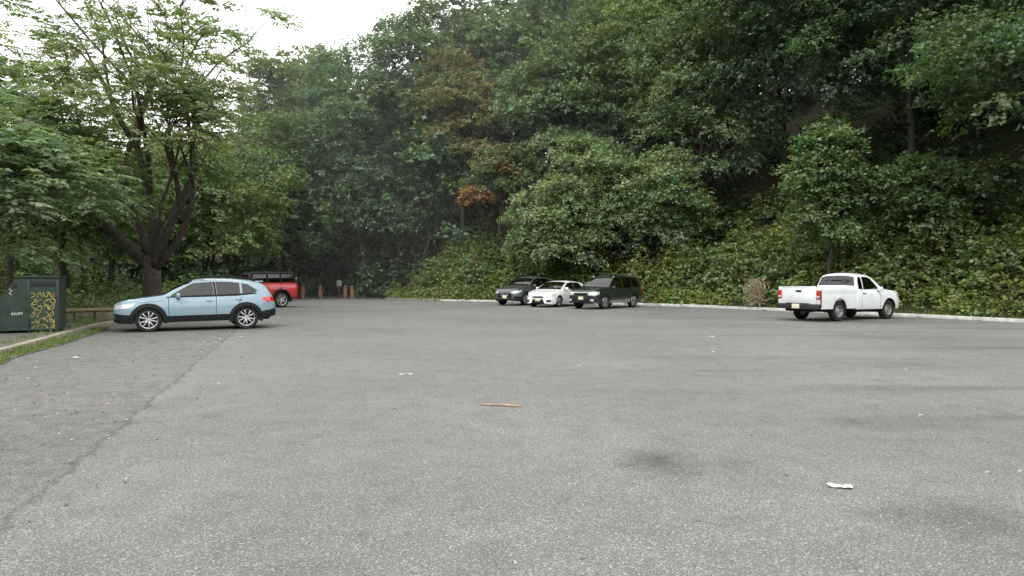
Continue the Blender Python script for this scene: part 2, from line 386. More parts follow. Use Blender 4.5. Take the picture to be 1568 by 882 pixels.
def jeep():
    S=dict(L=4.15,paint='red',topz=1.65,
     top=[(0,.98),(.02,1.08),(.08,1.12),(.6,1.16),(1.22,1.20),(1.28,1.22),(1.5,1.62),(1.58,1.74),(1.7,1.79),(2.5,1.82),(3.8,1.81),(3.92,1.79),(4.0,1.6),(4.05,1.3),(4.07,1.18)],
     belt=[(0,.90),(.02,1.0),(.08,1.04),(.6,1.08),(1.28,1.12),(4.07,1.12)],
     sill=[(0,.62),(.5,.55),(.9,.46),(4.07,.50)],loftL=4.07,
     w=[(0,.50),(.03,.56),(.1,.60),(.6,.66),(1.25,.76),(1.5,.79),(4.0,.79),(4.07,.76)],
     ax=(.72,3.15),archR=.46,archZ=.42,tyre=(.40,.26),inset=-.10,ws=(1.28,1.5),rg=None,seats=(2.2,3.0),mirror=(1.5,1.15),
     handles=[(2.4,1.0),(3.15,1.0)],gh=.93,tumble=.10,crownp=6,hpaint=0,floor=.95,
     clad=(.07,.14),boxes=[((4.2,0,1.02),(.22,.1,.1),.02,1),((.02,0,.55),(.16,1.6,.16),.03,1),((4.12,0,.55),(.16,1.6,.16),.03,1),
      ((4.09,-.68,1.0),(.06,.12,.22),.01,4),((4.09,.68,1.0),(.06,.12,.22),.01,4),((2.0,-.84,.45),(1.3,.08,.06),.02,1),((2.0,.84,.45),(1.3,.08,.06),.02,1)])
    S['regs']=[('side',[(1.3,1.26),(1.62,1.9),(4.2,1.9),(4.2,1.26)],3),
     ('side',[(1.52,1.28),(1.72,1.68),(2.38,1.69),(2.38,1.28)],1),('side',[(2.48,1.28),(2.48,1.69),(3.1,1.69),(3.1,1.28)],2),('side',[(3.2,1.30),(3.2,1.68),(3.88,1.66),(3.88,1.30)],2),
     ('side',line(1.5,.5,1.5,1.2,.016),4),('side',line(2.43,.5,2.43,1.2,.016),4),('side',line(3.15,.95,3.15,1.2,.016),4),
     ('rear',[(-.55,1.25),(-.5,1.68),(.5,1.68),(.55,1.25)],2),('front',[(-.35,.72),(-.35,1.0),(.35,1.0),(.35,.72)],3)]
    return S
E=build_vehicle('parked_jeep',jeep(),(-13.75,36.2),(-.74,-.67)); E.scale=(1,1,1.05)
sp=D.objects.new('spare_wheel',wheel_mesh('spare',.39,.25,'alloy')); scene.collection.objects.link(sp); sp.parent=E; sp.location=(4.24,.05,1.05); sp.rotation_euler=(0,0,math.pi/2)
def truck():
    S=dict(L=4.85,loftL=2.80,paint='whitet',
     top=[(0,.82),(.03,.92),(.1,.98),(.3,1.02),(.9,1.09),(1.12,1.12),(1.18,1.14),(1.5,1.42),(1.76,1.60),(1.95,1.67),(2.25,1.695),(2.5,1.685),(2.6,1.66),(2.66,1.60),(2.76,1.24),(2.80,1.18)],
     belt=[(0,.74),(.03,.82),(.1,.88),(.3,.93),(.9,.99),(1.18,1.02),(2.76,1.05),(2.80,1.04)],
     sill=[(0,.42),(.2,.38),(2.8,.40)],
     w=[(0,.60),(.03,.70),(.1,.78),(.22,.84),(.5,.885),(2.75,.89),(2.80,.87)],
     ax=(.87,3.72),archR=.40,archZ=.38,tyre=(.355,.225),wheel='steel',ws=(1.18,1.76),rg=(2.66,2.76),seats=(2.35,),mirror=(1.5,1.06),
     handles=[(2.35,.96)],gh=.88,tumble=.30,floor=.92,hpaint=0,inset=.03)
    S['regs']=[('side',[(1.44,1.10),(1.5,1.18),(1.80,1.48),(1.95,1.535),(2.30,1.55),(2.34,1.10)],1),
     ('side',[(2.38,1.10),(2.36,1.55),(2.52,1.53),(2.60,1.36),(2.62,1.12)],2),
     ('side',line(1.42,.42,1.40,1.08,.014),4),('side',line(2.50,.42,2.53,.75,.014),4),('side',line(2.53,.75,2.44,1.09,.014),4),
     ('side',[(.05,.76),(.1,.9),(.36,.94),(.33,.78)],5),
     ('front',[(-.42,.68),(-.42,.86),(.42,.86),(.42,.68)],3),('front',[(.46,.72),(.46,.88),(.86,.9),(.86,.74)],5,True)]
    return S
E=build_vehicle('pickup_truck',truck(),(12.85,26.35),(.875,.485))
E.scale=(1.03,1.03,1.05)
bm=bmesh.new()
bx0,bx1=2.83,4.74; Z0,Z1=.44,1.20; AR,AZ=.40,.38; axr=3.72
xs=sorted(set(np.round(np.linspace(bx0,bx1,24),3).tolist()+[round(axr+AR*math.cos(math.pi*k/18),4) for k in range(19)]))
prof=[(0,.872),(.15,.888),(.4,.895),(.62,.893),(.66,.885),(.72,.892),(.9,.885),(.97,.872),(1,.855)]
for sg in (-1,1):
    prev=None
    for x in xs:
        d=abs(x-axr); z0=max(Z0,AZ+math.sqrt(max(0,AR*AR-d*d))) if d<AR else Z0
        ring=[bm.verts.new((x,sg*(.82),z0+.01))]
        for s,y in prof:
            z=max(z0,Z0+(Z1-Z0)*s) if s<.5 else Z0+(Z1-Z0)*s
            if s<.5: z=z0+(Z0+(Z1-Z0)*.5-z0)*s/.5 if z0<Z0+(Z1-Z0)*.5 else z0+s*.001
            if z0>=Z0+(Z1-Z0)*.5 and s>=.5: z=max(z,z0+.002*s)
            ring.append(bm.verts.new((x,sg*y,z)))
        ring.append(bm.verts.new((x,sg*.80,Z1))); ring.append(bm.verts.new((x,sg*.79,Z1-.04))); ring.append(bm.verts.new((x,sg*.79,.72)))
        if prev:
            for q in range(len(ring)-1): bm.faces.new([prev[q],prev[q+1],ring[q+1],ring[q]])
        else: first=ring
        prev=ring
    bm.faces.new(first); bm.faces.new(prev)
bmesh.ops.recalc_face_normals(bm,faces=bm.faces[:])
add_box(bm,((bx0+bx1)/2,0,.70),(bx1-bx0-.02,1.58,.04),.005,1)
add_box(bm,(bx0+.02,0,.92),(.05,1.57,.50),.01,0)
add_box(bm,(4.775,0,.86),(.06,1.42,.62),.02,0)
add_box(bm,(4.802,0,.84),(.012,1.20,.34),.005,0)
add_box(bm,(4.812,0,1.05),(.02,.22,.07),.008,1)
add_box(bm,(4.775,0,1.18),(.075,1.42,.03),.012,0)
for sg in (-1,1):
    add_box(bm,(4.765,sg*.80,.87),(.09,.15,.64),.02,0)
    add_box(bm,(4.80,sg*.805,.93),(.05,.15,.32),.015,2)
    add_box(bm,(4.828,sg*.805,.86),(.01,.11,.06),.003,3)
    add_box(bm,(4.78,sg*.885,.80),(.05,.02,.58),.006,4)
add_box(bm,(4.86,0,.52),(.16,1.76,.19),.035,4,seg=3)
add_box(bm,(4.87,0,.625),(.15,.9,.02),.005,1)
add_box(bm,(4.945,-.02,.53),(.012,.31,.16),.004,5)
add_box(bm,(4.72,0,.40),(.1,1.2,.12),.02,1)
add_box(bm,(2.15,-.86,.36),(1.0,.05,.05),.02,1)
add_tube(bm,[(3.5,.35,.36),(4.5,.40,.36),(4.85,.42,.34)],.03,8,1)
add_box(bm,(3.72,0,.36),(.12,1.3,.12),.04,1)
for sg in(-1,1): add_box(bm,(3.7,sg*.45,.52),(2.1,.09,.14),.01,1)
add_tube(bm,[(1.05,-.84,1.05),(1.04,-.84,1.25),(1.03,-.84,1.55)],.006,5,1)
bm_obj('cargo_bed',bm,E,[M['whitet'],M['plastic'],M['redlamp'],M['lamp'],M['alloydk'],M['plate']],35)
# ------------------------------------------------------------------ lot outline and terrain
def catmull(P,n=6):
    P=[Vector((p[0],p[1],0)) for p in P]; out=[]
    for i in range(len(P)-1):
        p0=P[max(i-1,0)];p1=P[i];p2=P[i+1];p3=P[min(i+2,len(P)-1)]
        for k in range(n):
            t=k/n; out.append(.5*((2*p1)+(-p0+p2)*t+(2*p0-5*p1+4*p2-p3)*t*t+(-p0+3*p1-3*p2+p3)*t**3))
    out.append(P[-1]); return out
rightB=catmull([(-9.4,50.2),(-4.9,46.4),(1.5,43.2),(8,38.8),(12.4,33.2),(16.0,28.0),(18.6,23.2),(25,13),(31,0),(33,-30)])
leftB=catmull([(-9.0,-30),(-9.0,6),(-10.6,14.2),(-12.2,19),(-13.5,23),(-14.6,28),(-16.6,36),(-18,43),(-19,51)])
poly=[(p.x,p.y) for p in rightB]+[(p.x,p.y) for p in leftB]
PA=np.array(poly); PB=np.roll(PA,-1,axis=0)
def sdist(x,y):
    x=np.asarray(x,float); y=np.asarray(y,float); best=np.full(x.shape,1e9); ins=np.zeros(x.shape,bool)
    for (ax,ay),(bx,by) in zip(PA,PB):
        dx,dy=bx-ax,by-ay; l2=dx*dx+dy*dy+1e-12
        t=np.clip(((x-ax)*dx+(y-ay)*dy)/l2,0,1); d=np.hypot(x-ax-t*dx,y-ay-t*dy); best=np.minimum(best,d)
        c=((ay>y)!=(by>y))&(x<(bx-ax)*(y-ay)/(by-ay+1e-12)+ax); ins^=c
    return np.where(ins,-best,best)
def sstep(a,b,x): t=np.clip((x-a)/(b-a),0,1); return t*t*(3-2*t)
def tz(x,y):
    x=np.asarray(x,float); y=np.asarray(y,float); sd=sdist(x,y)
    wr=sstep(-13,-1,x)*sstep(-32,-6,y); dd=np.maximum(sd-.8,0)
    zmax=20+16*sstep(3,24,x); zr=zmax*(1-np.exp(-.78*dd/zmax))
    zl=np.minimum(.09*np.maximum(dd-14,0),5)*sstep(55,20,y)+sstep(20,55,y)*11*(1-np.exp(-.45*np.maximum(y-64,0)/11))
    edge=-.06+.17*sstep(.12,.9,sd)
    corr=sstep(7,4,np.abs(x+14.5))*sstep(47,50,y)*sstep(72,64,y)
    n=.25*np.sin(x*.7+y*.3)*np.cos(y*.6-x*.2)+.12*np.sin(x*2.1)*np.cos(y*1.7)
    z=edge+(wr*zr+(1-wr)*zl)+n*sstep(1.5,7,sd)
    return np.where(corr>0,z*(1-corr)-.03*corr,z)
g=np.concatenate([np.arange(-60,60.1,1.0)]); ext=np.array([70,85,110,150,220,330,500.])
gx=np.concatenate([-ext[::-1],g,ext]); gy=np.concatenate([-ext[::-1],np.arange(-50,100,1.0),100+np.array([5,20,45,90,170,300,450.])])
X,Y=np.meshgrid(gx,gy); Z=tz(X,Y)
def fast_mesh(name,V,F):
    me=D.meshes.new(name); V=np.ascontiguousarray(V,np.float32); F=np.ascontiguousarray(F,np.int32); k=F.shape[1]
    me.vertices.add(len(V)); me.vertices.foreach_set('co',V.ravel()); me.loops.add(F.size); me.loops.foreach_set('vertex_index',F.ravel())
    me.polygons.add(len(F)); me.polygons.foreach_set('loop_start',np.arange(0,F.size,k,dtype=np.int32))
    me.update(calc_edges=True); return me
ny,nx=X.shape; idx=np.arange(nx*ny).reshape(ny,nx)
F=np.stack([idx[:-1,:-1],idx[:-1,1:],idx[1:,1:],idx[1:,:-1]],-1).reshape(-1,4)
me=fast_mesh('ground',np.stack([X,Y,Z],-1).reshape(-1,3),F); me.polygons.foreach_set('use_smooth',np.ones(len(F),bool))
gm,nt,b=newmat('forest_floor'); b.inputs['Roughness'].default_value=.95; b.inputs['Specular IOR Level'].default_value=.1
tc=nt.nodes.new('ShaderNodeTexCoord')
def noise(nt,tc,scale,det=6,rough=.6):
    n=nt.nodes.new('ShaderNodeTexNoise'); n.inputs['Scale'].default_value=scale; n.inputs['Detail'].default_value=det; n.inputs['Roughness'].default_value=rough
    nt.links.new(tc,n.inputs['Vector']); return n.outputs['Fac']
def ramp(nt,fac,els):
    r=nt.nodes.new('ShaderNodeValToRGB'); e=r.color_ramp.elements
    e[0].position=els[0][0]; e[0].color=(*els[0][1],1); e[1].position=els[-1][0]; e[1].color=(*els[-1][1],1)
    for p,c in els[1:-1]: q=e.new(p); q.color=(*c,1)
    nt.links.new(fac,r.inputs['Fac']); return r.outputs['Color']
def mixc(nt,mode,fac,a,b):
    m=nt.nodes.new('ShaderNodeMix'); m.data_type='RGBA'; m.blend_type=mode
    for s,v in ((m.inputs[0],fac),(m.inputs[6],a),(m.inputs[7],b)):
        if hasattr(v,'links'): nt.links.new(v,s)
        elif isinstance(v,tuple): s.default_value=(*v,1)
        else: s.default_value=v
    return m.outputs[2]
n1=noise(nt,tc.outputs['Object'],.5); n2=noise(nt,tc.outputs['Object'],9)
c1=ramp(nt,n2,[(.3,(.016,.012,.008)),(.5,(.034,.027,.017)),(.7,(.055,.04,.024))]); c2=ramp(nt,n2,[(.3,(.012,.02,.008)),(.7,(.04,.06,.02))])
f=ramp(nt,n1,[(.42,(0,0,0)),(.58,(1,1,1))])
nt.links.new(mixc(nt,'MIX',f,c1,c2),b.inputs['Base Color'])
obj('ground',me,None,[gm])
# asphalt
am,nt,b=newmat('weathered_asphalt'); b.inputs['Roughness'].default_value=.85; b.inputs['Specular IOR Level'].default_value=.25
tc=nt.nodes.new('ShaderNodeTexCoord'); co=tc.outputs['Object']
big=ramp(nt,noise(nt,co,.22,4,.55),[(.3,(.128,.129,.127)),(.7,(.170,.170,.166))])
medn=noise(nt,co,2.2,6,.65)
med=ramp(nt,medn,[(.25,(.80,.80,.80)),(.5,(1,1,1)),(.8,(1.13,1.13,1.11))])
finen=noise(nt,co,75,2,.7)
fine=ramp(nt,finen,[(.32,(.52,.52,.52)),(.5,(.95,.95,.95)),(.62,(1.22,1.22,1.21)),(.75,(1.8,1.78,1.75))])
vor=nt.nodes.new('ShaderNodeTexVoronoi'); vor.inputs['Scale'].default_value=110; nt.links.new(co,vor.inputs['Vector'])
vg=nt.nodes.new('ShaderNodeSeparateColor'); nt.links.new(vor.outputs['Color'],vg.inputs[0])
ag=ramp(nt,vg.outputs[0],[(0,(.64,.64,.64)),(.55,(.95,.95,.95)),(.88,(1.2,1.2,1.19)),(.96,(2.2,2.15,2.05))])
c=mixc(nt,'MULTIPLY',1.0,big,med); c=mixc(nt,'MULTIPLY',.8,c,fine); c=mixc(nt,'MULTIPLY',.85,c,ag)
mp=nt.nodes.new('ShaderNodeMapping'); mp.inputs['Rotation'].default_value=(0,0,.5); mp.inputs['Scale'].default_value=(.10,1.1,1); nt.links.new(co,mp.inputs[0])
st=ramp(nt,noise(nt,mp.outputs[0],1.0,4,.6),[(.36,(.80,.80,.80)),(.47,(1,1,1)),(.7,(1.03,1.03,1.03))])
sx=nt.nodes.new('ShaderNodeSeparateXYZ'); nt.links.new(co,sx.inputs[0])
mr=nt.nodes.new('ShaderNodeMapRange'); mr.inputs[1].default_value=0; mr.inputs[2].default_value=7; nt.links.new(sx.outputs[0],mr.inputs[0])
c=mixc(nt,'MULTIPLY',mr.outputs[0],c,st)
def mth(op,a,bv=None,cl=False,c_=None):
    m=nt.nodes.new('ShaderNodeMath'); m.operation=op; m.use_clamp=cl
    for i,v in enumerate((a,bv,c_)):
        if v is None: continue
        if hasattr(v,'links'): nt.links.new(v,m.inputs[i])
        else: m.inputs[i].default_value=v
    return m.outputs[0]
d_=mth('ADD',mth('ADD',sx.outputs[0],mth('MULTIPLY',sx.outputs[1],.3106)),1.933)
d_=mth('ADD',d_,mth('MULTIPLY_ADD',medn,.40,c_=-.2))
leftm=mth('MULTIPLY_ADD',d_,-14,True,.5)
seam=mth('SUBTRACT',1,mth('MULTIPLY',mth('ABSOLUTE',d_),18,True),True)
old=mixc(nt,'MULTIPLY',1.0,c,ramp(nt,noise(nt,co,5,5,.7),[(.3,(.66,.64,.61)),(.5,(.92,.90,.87)),(.7,(1.08,1.05,1.02))]))
c=mixc(nt,'MIX',leftm,c,old)
c=mixc(nt,'MULTIPLY',mth('MULTIPLY',seam,.5),c,(.35,.34,.32))
stn=mth('MULTIPLY_ADD',noise(nt,co,4,4),1.2,c_=-.6)
def dark_patch(c,x,y,rx,ry,amt):
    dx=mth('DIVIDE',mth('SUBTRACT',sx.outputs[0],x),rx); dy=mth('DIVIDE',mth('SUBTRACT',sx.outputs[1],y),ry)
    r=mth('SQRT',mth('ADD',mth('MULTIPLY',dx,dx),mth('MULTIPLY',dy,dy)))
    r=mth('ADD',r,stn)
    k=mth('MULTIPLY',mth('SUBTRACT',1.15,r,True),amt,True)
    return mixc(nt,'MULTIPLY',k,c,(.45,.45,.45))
for a in ((1.27,5.9,.38,.55,.8),(2.95,4.5,.6,.45,.55),(1.9,5.75,.35,.4,.3),(4.2,7.4,1.2,.35,.3),(5.2,9.8,1.8,.4,.25),(14.5,21.5,2.2,.7,.5),(12.6,24.6,2,1.2,.6),(-9.5,21.1,2.2,1.2,.55),(-6,6.2,1.6,1,.25),(3.8,3.9,1.6,.8,.35),(7.5,12.5,2.5,.8,.3),(2.2,9.5,1.2,.5,.2),(10.5,18,2.2,.8,.3)):  # oil stains, plus darker patches under the blue car and by the truck
    c=dark_patch(c,*a)
v2=nt.nodes.new('ShaderNodeTexVoronoi'); v2.feature='DISTANCE_TO_EDGE'; v2.inputs['Scale'].default_value=.32
wn=nt.nodes.new('ShaderNodeTexNoise'); wn.inputs['Scale'].default_value=1.5; wn.inputs['Detail'].default_value=5; nt.links.new(co,wn.inputs['Vector'])
wv=nt.nodes.new('ShaderNodeVectorMath'); wv.operation='MULTIPLY_ADD'; wv.inputs[1].default_value=(1.1,1.1,0); nt.links.new(wn.outputs['Color'],wv.inputs[0]); nt.links.new(co,wv.inputs[2]); nt.links.new(wv.outputs[0],v2.inputs['Vector'])
ck=mth('MULTIPLY',mth('SUBTRACT',1,mth('MULTIPLY',v2.outputs['Distance'],150),True),mth('MULTIPLY_ADD',noise(nt,co,.35,2),3,True,-1.35),True)
c=mixc(nt,'MULTIPLY',mth('MULTIPLY',ck,.55),c,(.3,.3,.3))
nt.links.new(c,b.inputs['Base Color'])
bp=nt.nodes.new('ShaderNodeBump'); bp.inputs['Strength'].default_value=.5; bp.inputs['Distance'].default_value=.006
nt.links.new(finen,bp.inputs['Height']); nt.links.new(bp.outputs[0],b.inputs['Normal'])
bm=bmesh.new(); bm.faces.new([bm.verts.new((x,y,0)) for x,y in poly]); bmesh.ops.triangulate(bm,faces=bm.faces[:]); bmesh.ops.recalc_face_normals(bm,faces=bm.faces[:])
for f in bm.faces:
    if f.normal.z<0: f.normal_flip()
bm_obj('parking_lot',bm,None,[am],0)
pm=simple('path_asphalt',(.07,.07,.066),.9,noise=.3,nscale=3,bump=.3)
bm=bmesh.new(); pa=[bm.verts.new(p) for p in ((-18.9,50.6,.006),(-9.7,49.9,.006),(-11.2,60,.02),(-13.5,68,.05),(-17,68,.05),(-18.2,60,.02))]; bm.faces.new(pa)
bm_obj('woodland_path',bm,None,[pm],0)
def kerb(name,pts,side,mat,w=.2,h=.13,seg=2.4,mi_gap=.012,start=0):
    bm=bmesh.new(); P=pts
    def emit(a,bq):
        d=(bq-a); l=d.length
        if l<.05: return
        d.normalize(); nrm=Vector((d.y,-d.x,0))*side
        ang=math.atan2(d.y,d.x); c=(a+bq)/2+nrm*(w/2)
        add_box(bm,(c.x+random.uniform(-.012,.012),c.y,h/2-.03+random.uniform(-.008,.008)),(l-mi_gap,w,h+.06),.02,0,Matrix.Rotation(ang+random.uniform(-.004,.004),4,'Z'))
    L=[0]
    for i in range(1,len(P)): L.append(L[-1]+(P[i]-P[i-1]).length)
    def at(s):
        for i in range(1,len(P)):
            if s<=L[i]: t=(s-L[i-1])/(L[i]-L[i-1]); return P[i-1].lerp(P[i],t)
        return P[-1]
    s=start
    while s<L[-1]: emit(at(s),at(min(s+seg,L[-1]))); s+=seg
    return bm_obj(name,bm,None,[mat],40)
kw=simple('kerb_white_paint',(.48,.48,.46),.8,noise=.28,nscale=3,bump=.3); kg=simple('kerb_concrete',(.24,.215,.165),.9,noise=.3,nscale=3,bump=.4)
kerb('kerb',rightB[6:],-1,kw)
kerb('kerb',rightB[:7],-1,kg)
kerb('kerb',leftB,-1,kg)
LP=[p for p in leftB if 4<p.y<34]
def strip(name,P,o0,o1,z,mat):
    bm=bmesh.new(); prev=None
    for i,p in enumerate(P):
        d=(P[min(i+1,len(P)-1)]-P[max(i-1,0)]).normalized(); n=Vector((-d.y,d.x,0))
        a=bm.verts.new(p+n*o0+Vector((0,0,z))); b_=bm.verts.new(p+n*o1+Vector((0,0,z)))
        if prev: bm.faces.new([prev[0],a,b_,prev[1]])
        prev=(a,b_)
    bmesh.ops.recalc_face_normals(bm,faces=bm.faces[:]); return bm_obj(name,bm,None,[mat],0)
strip('sidewalk',[p for p in LP if p.y<25],.21,2.7,.118,simple('sidewalk_asphalt',(.10,.095,.085),.9,noise=.3,nscale=5,bump=.4))
strip('grass_verge',[p for p in LP if p.y<21.5],-.48,.0,.012,simple('verge_soil',(.09,.085,.045),.95,noise=.5,nscale=12,bump=.6))
# ------------------------------------------------------------------ foliage engine
class Leaves:
    def __init__(s): s.d=[]
    def add(s,pos,dr,nr,ln,wd,col): s.d.append((pos,dr,nr,ln,wd,col))
    def mesh(s,name):
        pos,dr,nr,ln,wd,col=[np.concatenate([x[i] for x in s.d]) for i in range(6)]
        dr=dr/np.linalg.norm(dr,axis=1,keepdims=True); side=np.cross(dr,nr); side/=np.linalg.norm(side,axis=1,keepdims=True)+1e-9
        up=np.cross(side,dr); L=ln[:,None]; W=wd[:,None]
        v0=pos; v1=pos+dr*L*.42+side*W*.5+up*W*.16; v2=pos+dr*L-up*L*.12; v3=pos+dr*L*.42-side*W*.5+up*W*.16
        V=np.stack([v0,v1,v2,v3],1).reshape(-1,3); F=np.arange(len(V)).reshape(-1,4)
        me=fast_mesh(name,V,F)
        a=me.attributes.new('leafcol','FLOAT_COLOR','POINT')
        C=np.ones((len(V),4),np.float32); C[:,:3]=np.repeat(col,4,axis=0); a.data.foreach_set('color',C.ravel())
        me.materials.append(leafmat); return me
leafmat,nt,b=newmat('leaf'); nt.nodes.remove(b)
at=nt.nodes.new('ShaderNodeAttribute'); at.attribute_name='leafcol'
df=nt.nodes.new('ShaderNodeBsdfDiffuse'); nt.links.new(at.outputs['Color'],df.inputs['Color'])
tl=nt.nodes.new('ShaderNodeBsdfTranslucent'); mc=mixc(nt,'MULTIPLY',1.0,at.outputs['Color'],(1.5,1.7,.7)); nt.links.new(mc,tl.inputs['Color'])
gl=nt.nodes.new('ShaderNodeBsdfGlossy'); gl.inputs['Roughness'].default_value=.55; gl.inputs['Color'].default_value=(1,1,1,1)
mx=nt.nodes.new('ShaderNodeMixShader'); mx.inputs[0].default_value=.32
nt.links.new(df.outputs[0],mx.inputs[1]); nt.links.new(tl.outputs[0],mx.inputs[2])
mx2=nt.nodes.new('ShaderNodeMixShader'); mx2.inputs[0].default_value=.042
nt.links.new(mx.outputs[0],mx2.inputs[1]); nt.links.new(gl.outputs[0],mx2.inputs[2])
nt.links.new(mx2.outputs[0],[n for n in nt.nodes if n.type=='OUTPUT_MATERIAL'][0].inputs[0])
bark=simple('bark',(.048,.040,.030),.95,noise=.45,nscale=6)
barkd=simple('bark_dark',(.028,.024,.019),.95,noise=.4,nscale=6)
def unit(v): return v/(np.linalg.norm(v,axis=-1,keepdims=True)+1e-9)
def twigs(LV,C,out,k,TL,droop,ls,lw,col,up=.7,pinn=False):
    M_=len(C); t=np.linspace(.12,1,k)[None,:,None]*rng.uniform(.7,1.1,(M_,1,1))
    TLm=(TL*rng.uniform(.6,1.25,M_))[:,None,None]
    p=C[:,None,:]+out[:,None,:]*TLm*t; p[...,2]-=(droop*TL*t[...,0]**2)
    nr=unit(np.array([0,0,1.])+rng.normal(0,up,(M_,k,3))+out[:,None,:]*.5)
    sd=unit(np.cross(out,np.array([0,0,1.])))[:,None,:]; sgn=np.where(np.arange(k)%2==0,1,-1)[None,:,None]
    spread=1.3 if pinn else .8
    dr=unit(out[:,None,:]*(.5 if pinn else .8)+sd*sgn*spread+rng.normal(0,.12 if pinn else .4,(M_,k,3))+np.array([0,0,-.35]))
    if not pinn: p=p+rng.normal(0,.05*TL/.5,(M_,k,3))
    N=M_*k; s=rng.uniform(.7,1.2,N)
    LV.add(p.reshape(-1,3),dr.reshape(-1,3),nr.reshape(-1,3),ls*s,lw*s,(np.repeat(col,k,axis=0)*rng.uniform(.72,1.3,(N,1))))
GAIN=1.6
def boughs(LV,B,R,flat,ntw,k,TL,ls,lw,col,cvar=.2,droop=.35,pinn=False,outc=None):
    n=len(B); 
    if n==0: return
    bc=GAIN*np.array(col)[None,:]*rng.uniform(1-cvar,1+cvar,(n,1))*np.stack([rng.uniform(.85,1.22,n),np.ones(n),rng.uniform(.8,1.15,n)],1)
    d=unit(rng.normal(0,1,(n,ntw,3))); rad=rng.uniform(0,1,(n,ntw,1))**.5
    off=d*rad; off[...,2]*=flat
    if outc is not None:
        o=unit(B-outc)[:,None,:2]; off[...,2]-=.30*(off[...,:2]*o).sum(-1)
    C=B[:,None,:]+off*R[:,None,None]*.85
    out=d.copy(); out[...,2]=out[...,2]*.25+rng.normal(0,.18,(n,ntw)); 
    if outc is not None: out+=unit(B-outc)[:,None,:]*.5
    out=unit(out)
    twigs(LV,C.reshape(-1,3),out.reshape(-1,3),k,TL,droop,ls,lw,np.repeat(bc,ntw,axis=0),pinn=pinn)
def crown_pts(c,r,n,fill=.35,low=-.75,backcut=.6):
    c=np.array(c,float); r=np.array(r,float); out=[]
    ph=rng.uniform(0,6.28,6)
    while len(out)<n:
        d=unit(rng.normal(0,1,3)); 
        if d[2]<low: continue
        if d[1]>.35 and rng.uniform()<backcut: continue
        lump=1+.20*math.sin(3.1*d[0]+ph[0])*math.sin(2.7*d[2]+ph[1])+.14*math.sin(5.3*d[0]+4.1*d[2]+ph[2])+.08*math.sin(9*d[2]+7*d[1]+ph[3])
        s=rng.uniform(.86,1.02) if rng.uniform()>fill else rng.uniform(.35,.86)
        out.append(c+d*r*s*lump)
    return np.array(out)
def limb_path(a,b,sag=.0,n=6,wob=.2):
    a=Vector(a); b=Vector(b); L=(b-a).length; pts=[]
    for i in range(n+1):
        t=i/n; p=a.lerp(b,t); p.z+=sag*L*math.sin(math.pi*t)
        if 0<i<n: p+=Vector([random.gauss(0,wob*L*.06) for _ in range(3)])
        pts.append(p)
    return pts
def tree(name,base,crowns,col,ls=.21,lw=.135,bR=1.2,dens=1.0,trunk=.22,limbs=8,ntw=25,k=9,TL=.6,pinn=False,cvar=.27,mat=None,flat=.5,fill=.3):
    bx,by=base; bz=float(tz(bx,by))-.1
    E=empty(name,(bx,by,bz)); LV=Leaves(); bm=bmesh.new()
    zt_=max(c[2]+r[2]*.4 for c,r in crowns)
    top=Vector((crowns[0][0][0],crowns[0][0][1],zt_)); b0=Vector((bx,by,bz))
    tp=limb_path(b0,top,0,8,.18); H=len(tp)-1
    tr=[trunk*(1.35 if i==0 else 1.0)*(1-.85*i/H) for i in range(H+1)]
    add_tube(bm,[p-b0 for p in tp],tr,9)
    for c,r in crowns:
        area=(r[0]*r[1]+r[0]*r[2]+r[1]*r[2])/3*4*math.pi
        n=int(area/(bR*bR*1.9)*dens*1.4)+3
        B=crown_pts(c,r,n,fill); ok=B[:,2]>tz(B[:,0],B[:,1])+.5; B=B[ok]
        Rr=bR*rng.uniform(.65,1.35,len(B))
        boughs(LV,B,Rr,flat,ntw,k,TL,ls,lw,col,cvar,outc=np.array(c)-np.array([0,0,r[2]*.5]),pinn=pinn)
        sel=rng.permutation(len(B))[:limbs]
        for q in sel:
            t=rng.uniform(.3,.9); i=int(t*H); a=tp[i]; bq=Vector(B[q])
            if bq.z<a.z-2: i=max(1,int(.25*H)); a=tp[i]
            bq=a.lerp(bq,.85)
            add_tube(bm,[p-b0 for p in limb_path(a,bq,.06,6,.7)],[tr[i]*.42*(1-.85*j/6)+.010 for j in range(7)],6)
    bm_obj('trunk_and_limbs',bm,E,[mat or bark],0)
    me=LV.mesh('crown'); me.transform(Matrix.Translation((-bx,-by,-bz))); obj('crown',me,E)
G_blue=(.066,.105,.062); G_mid=(.078,.112,.044); G_dark=(.028,.050,.024)
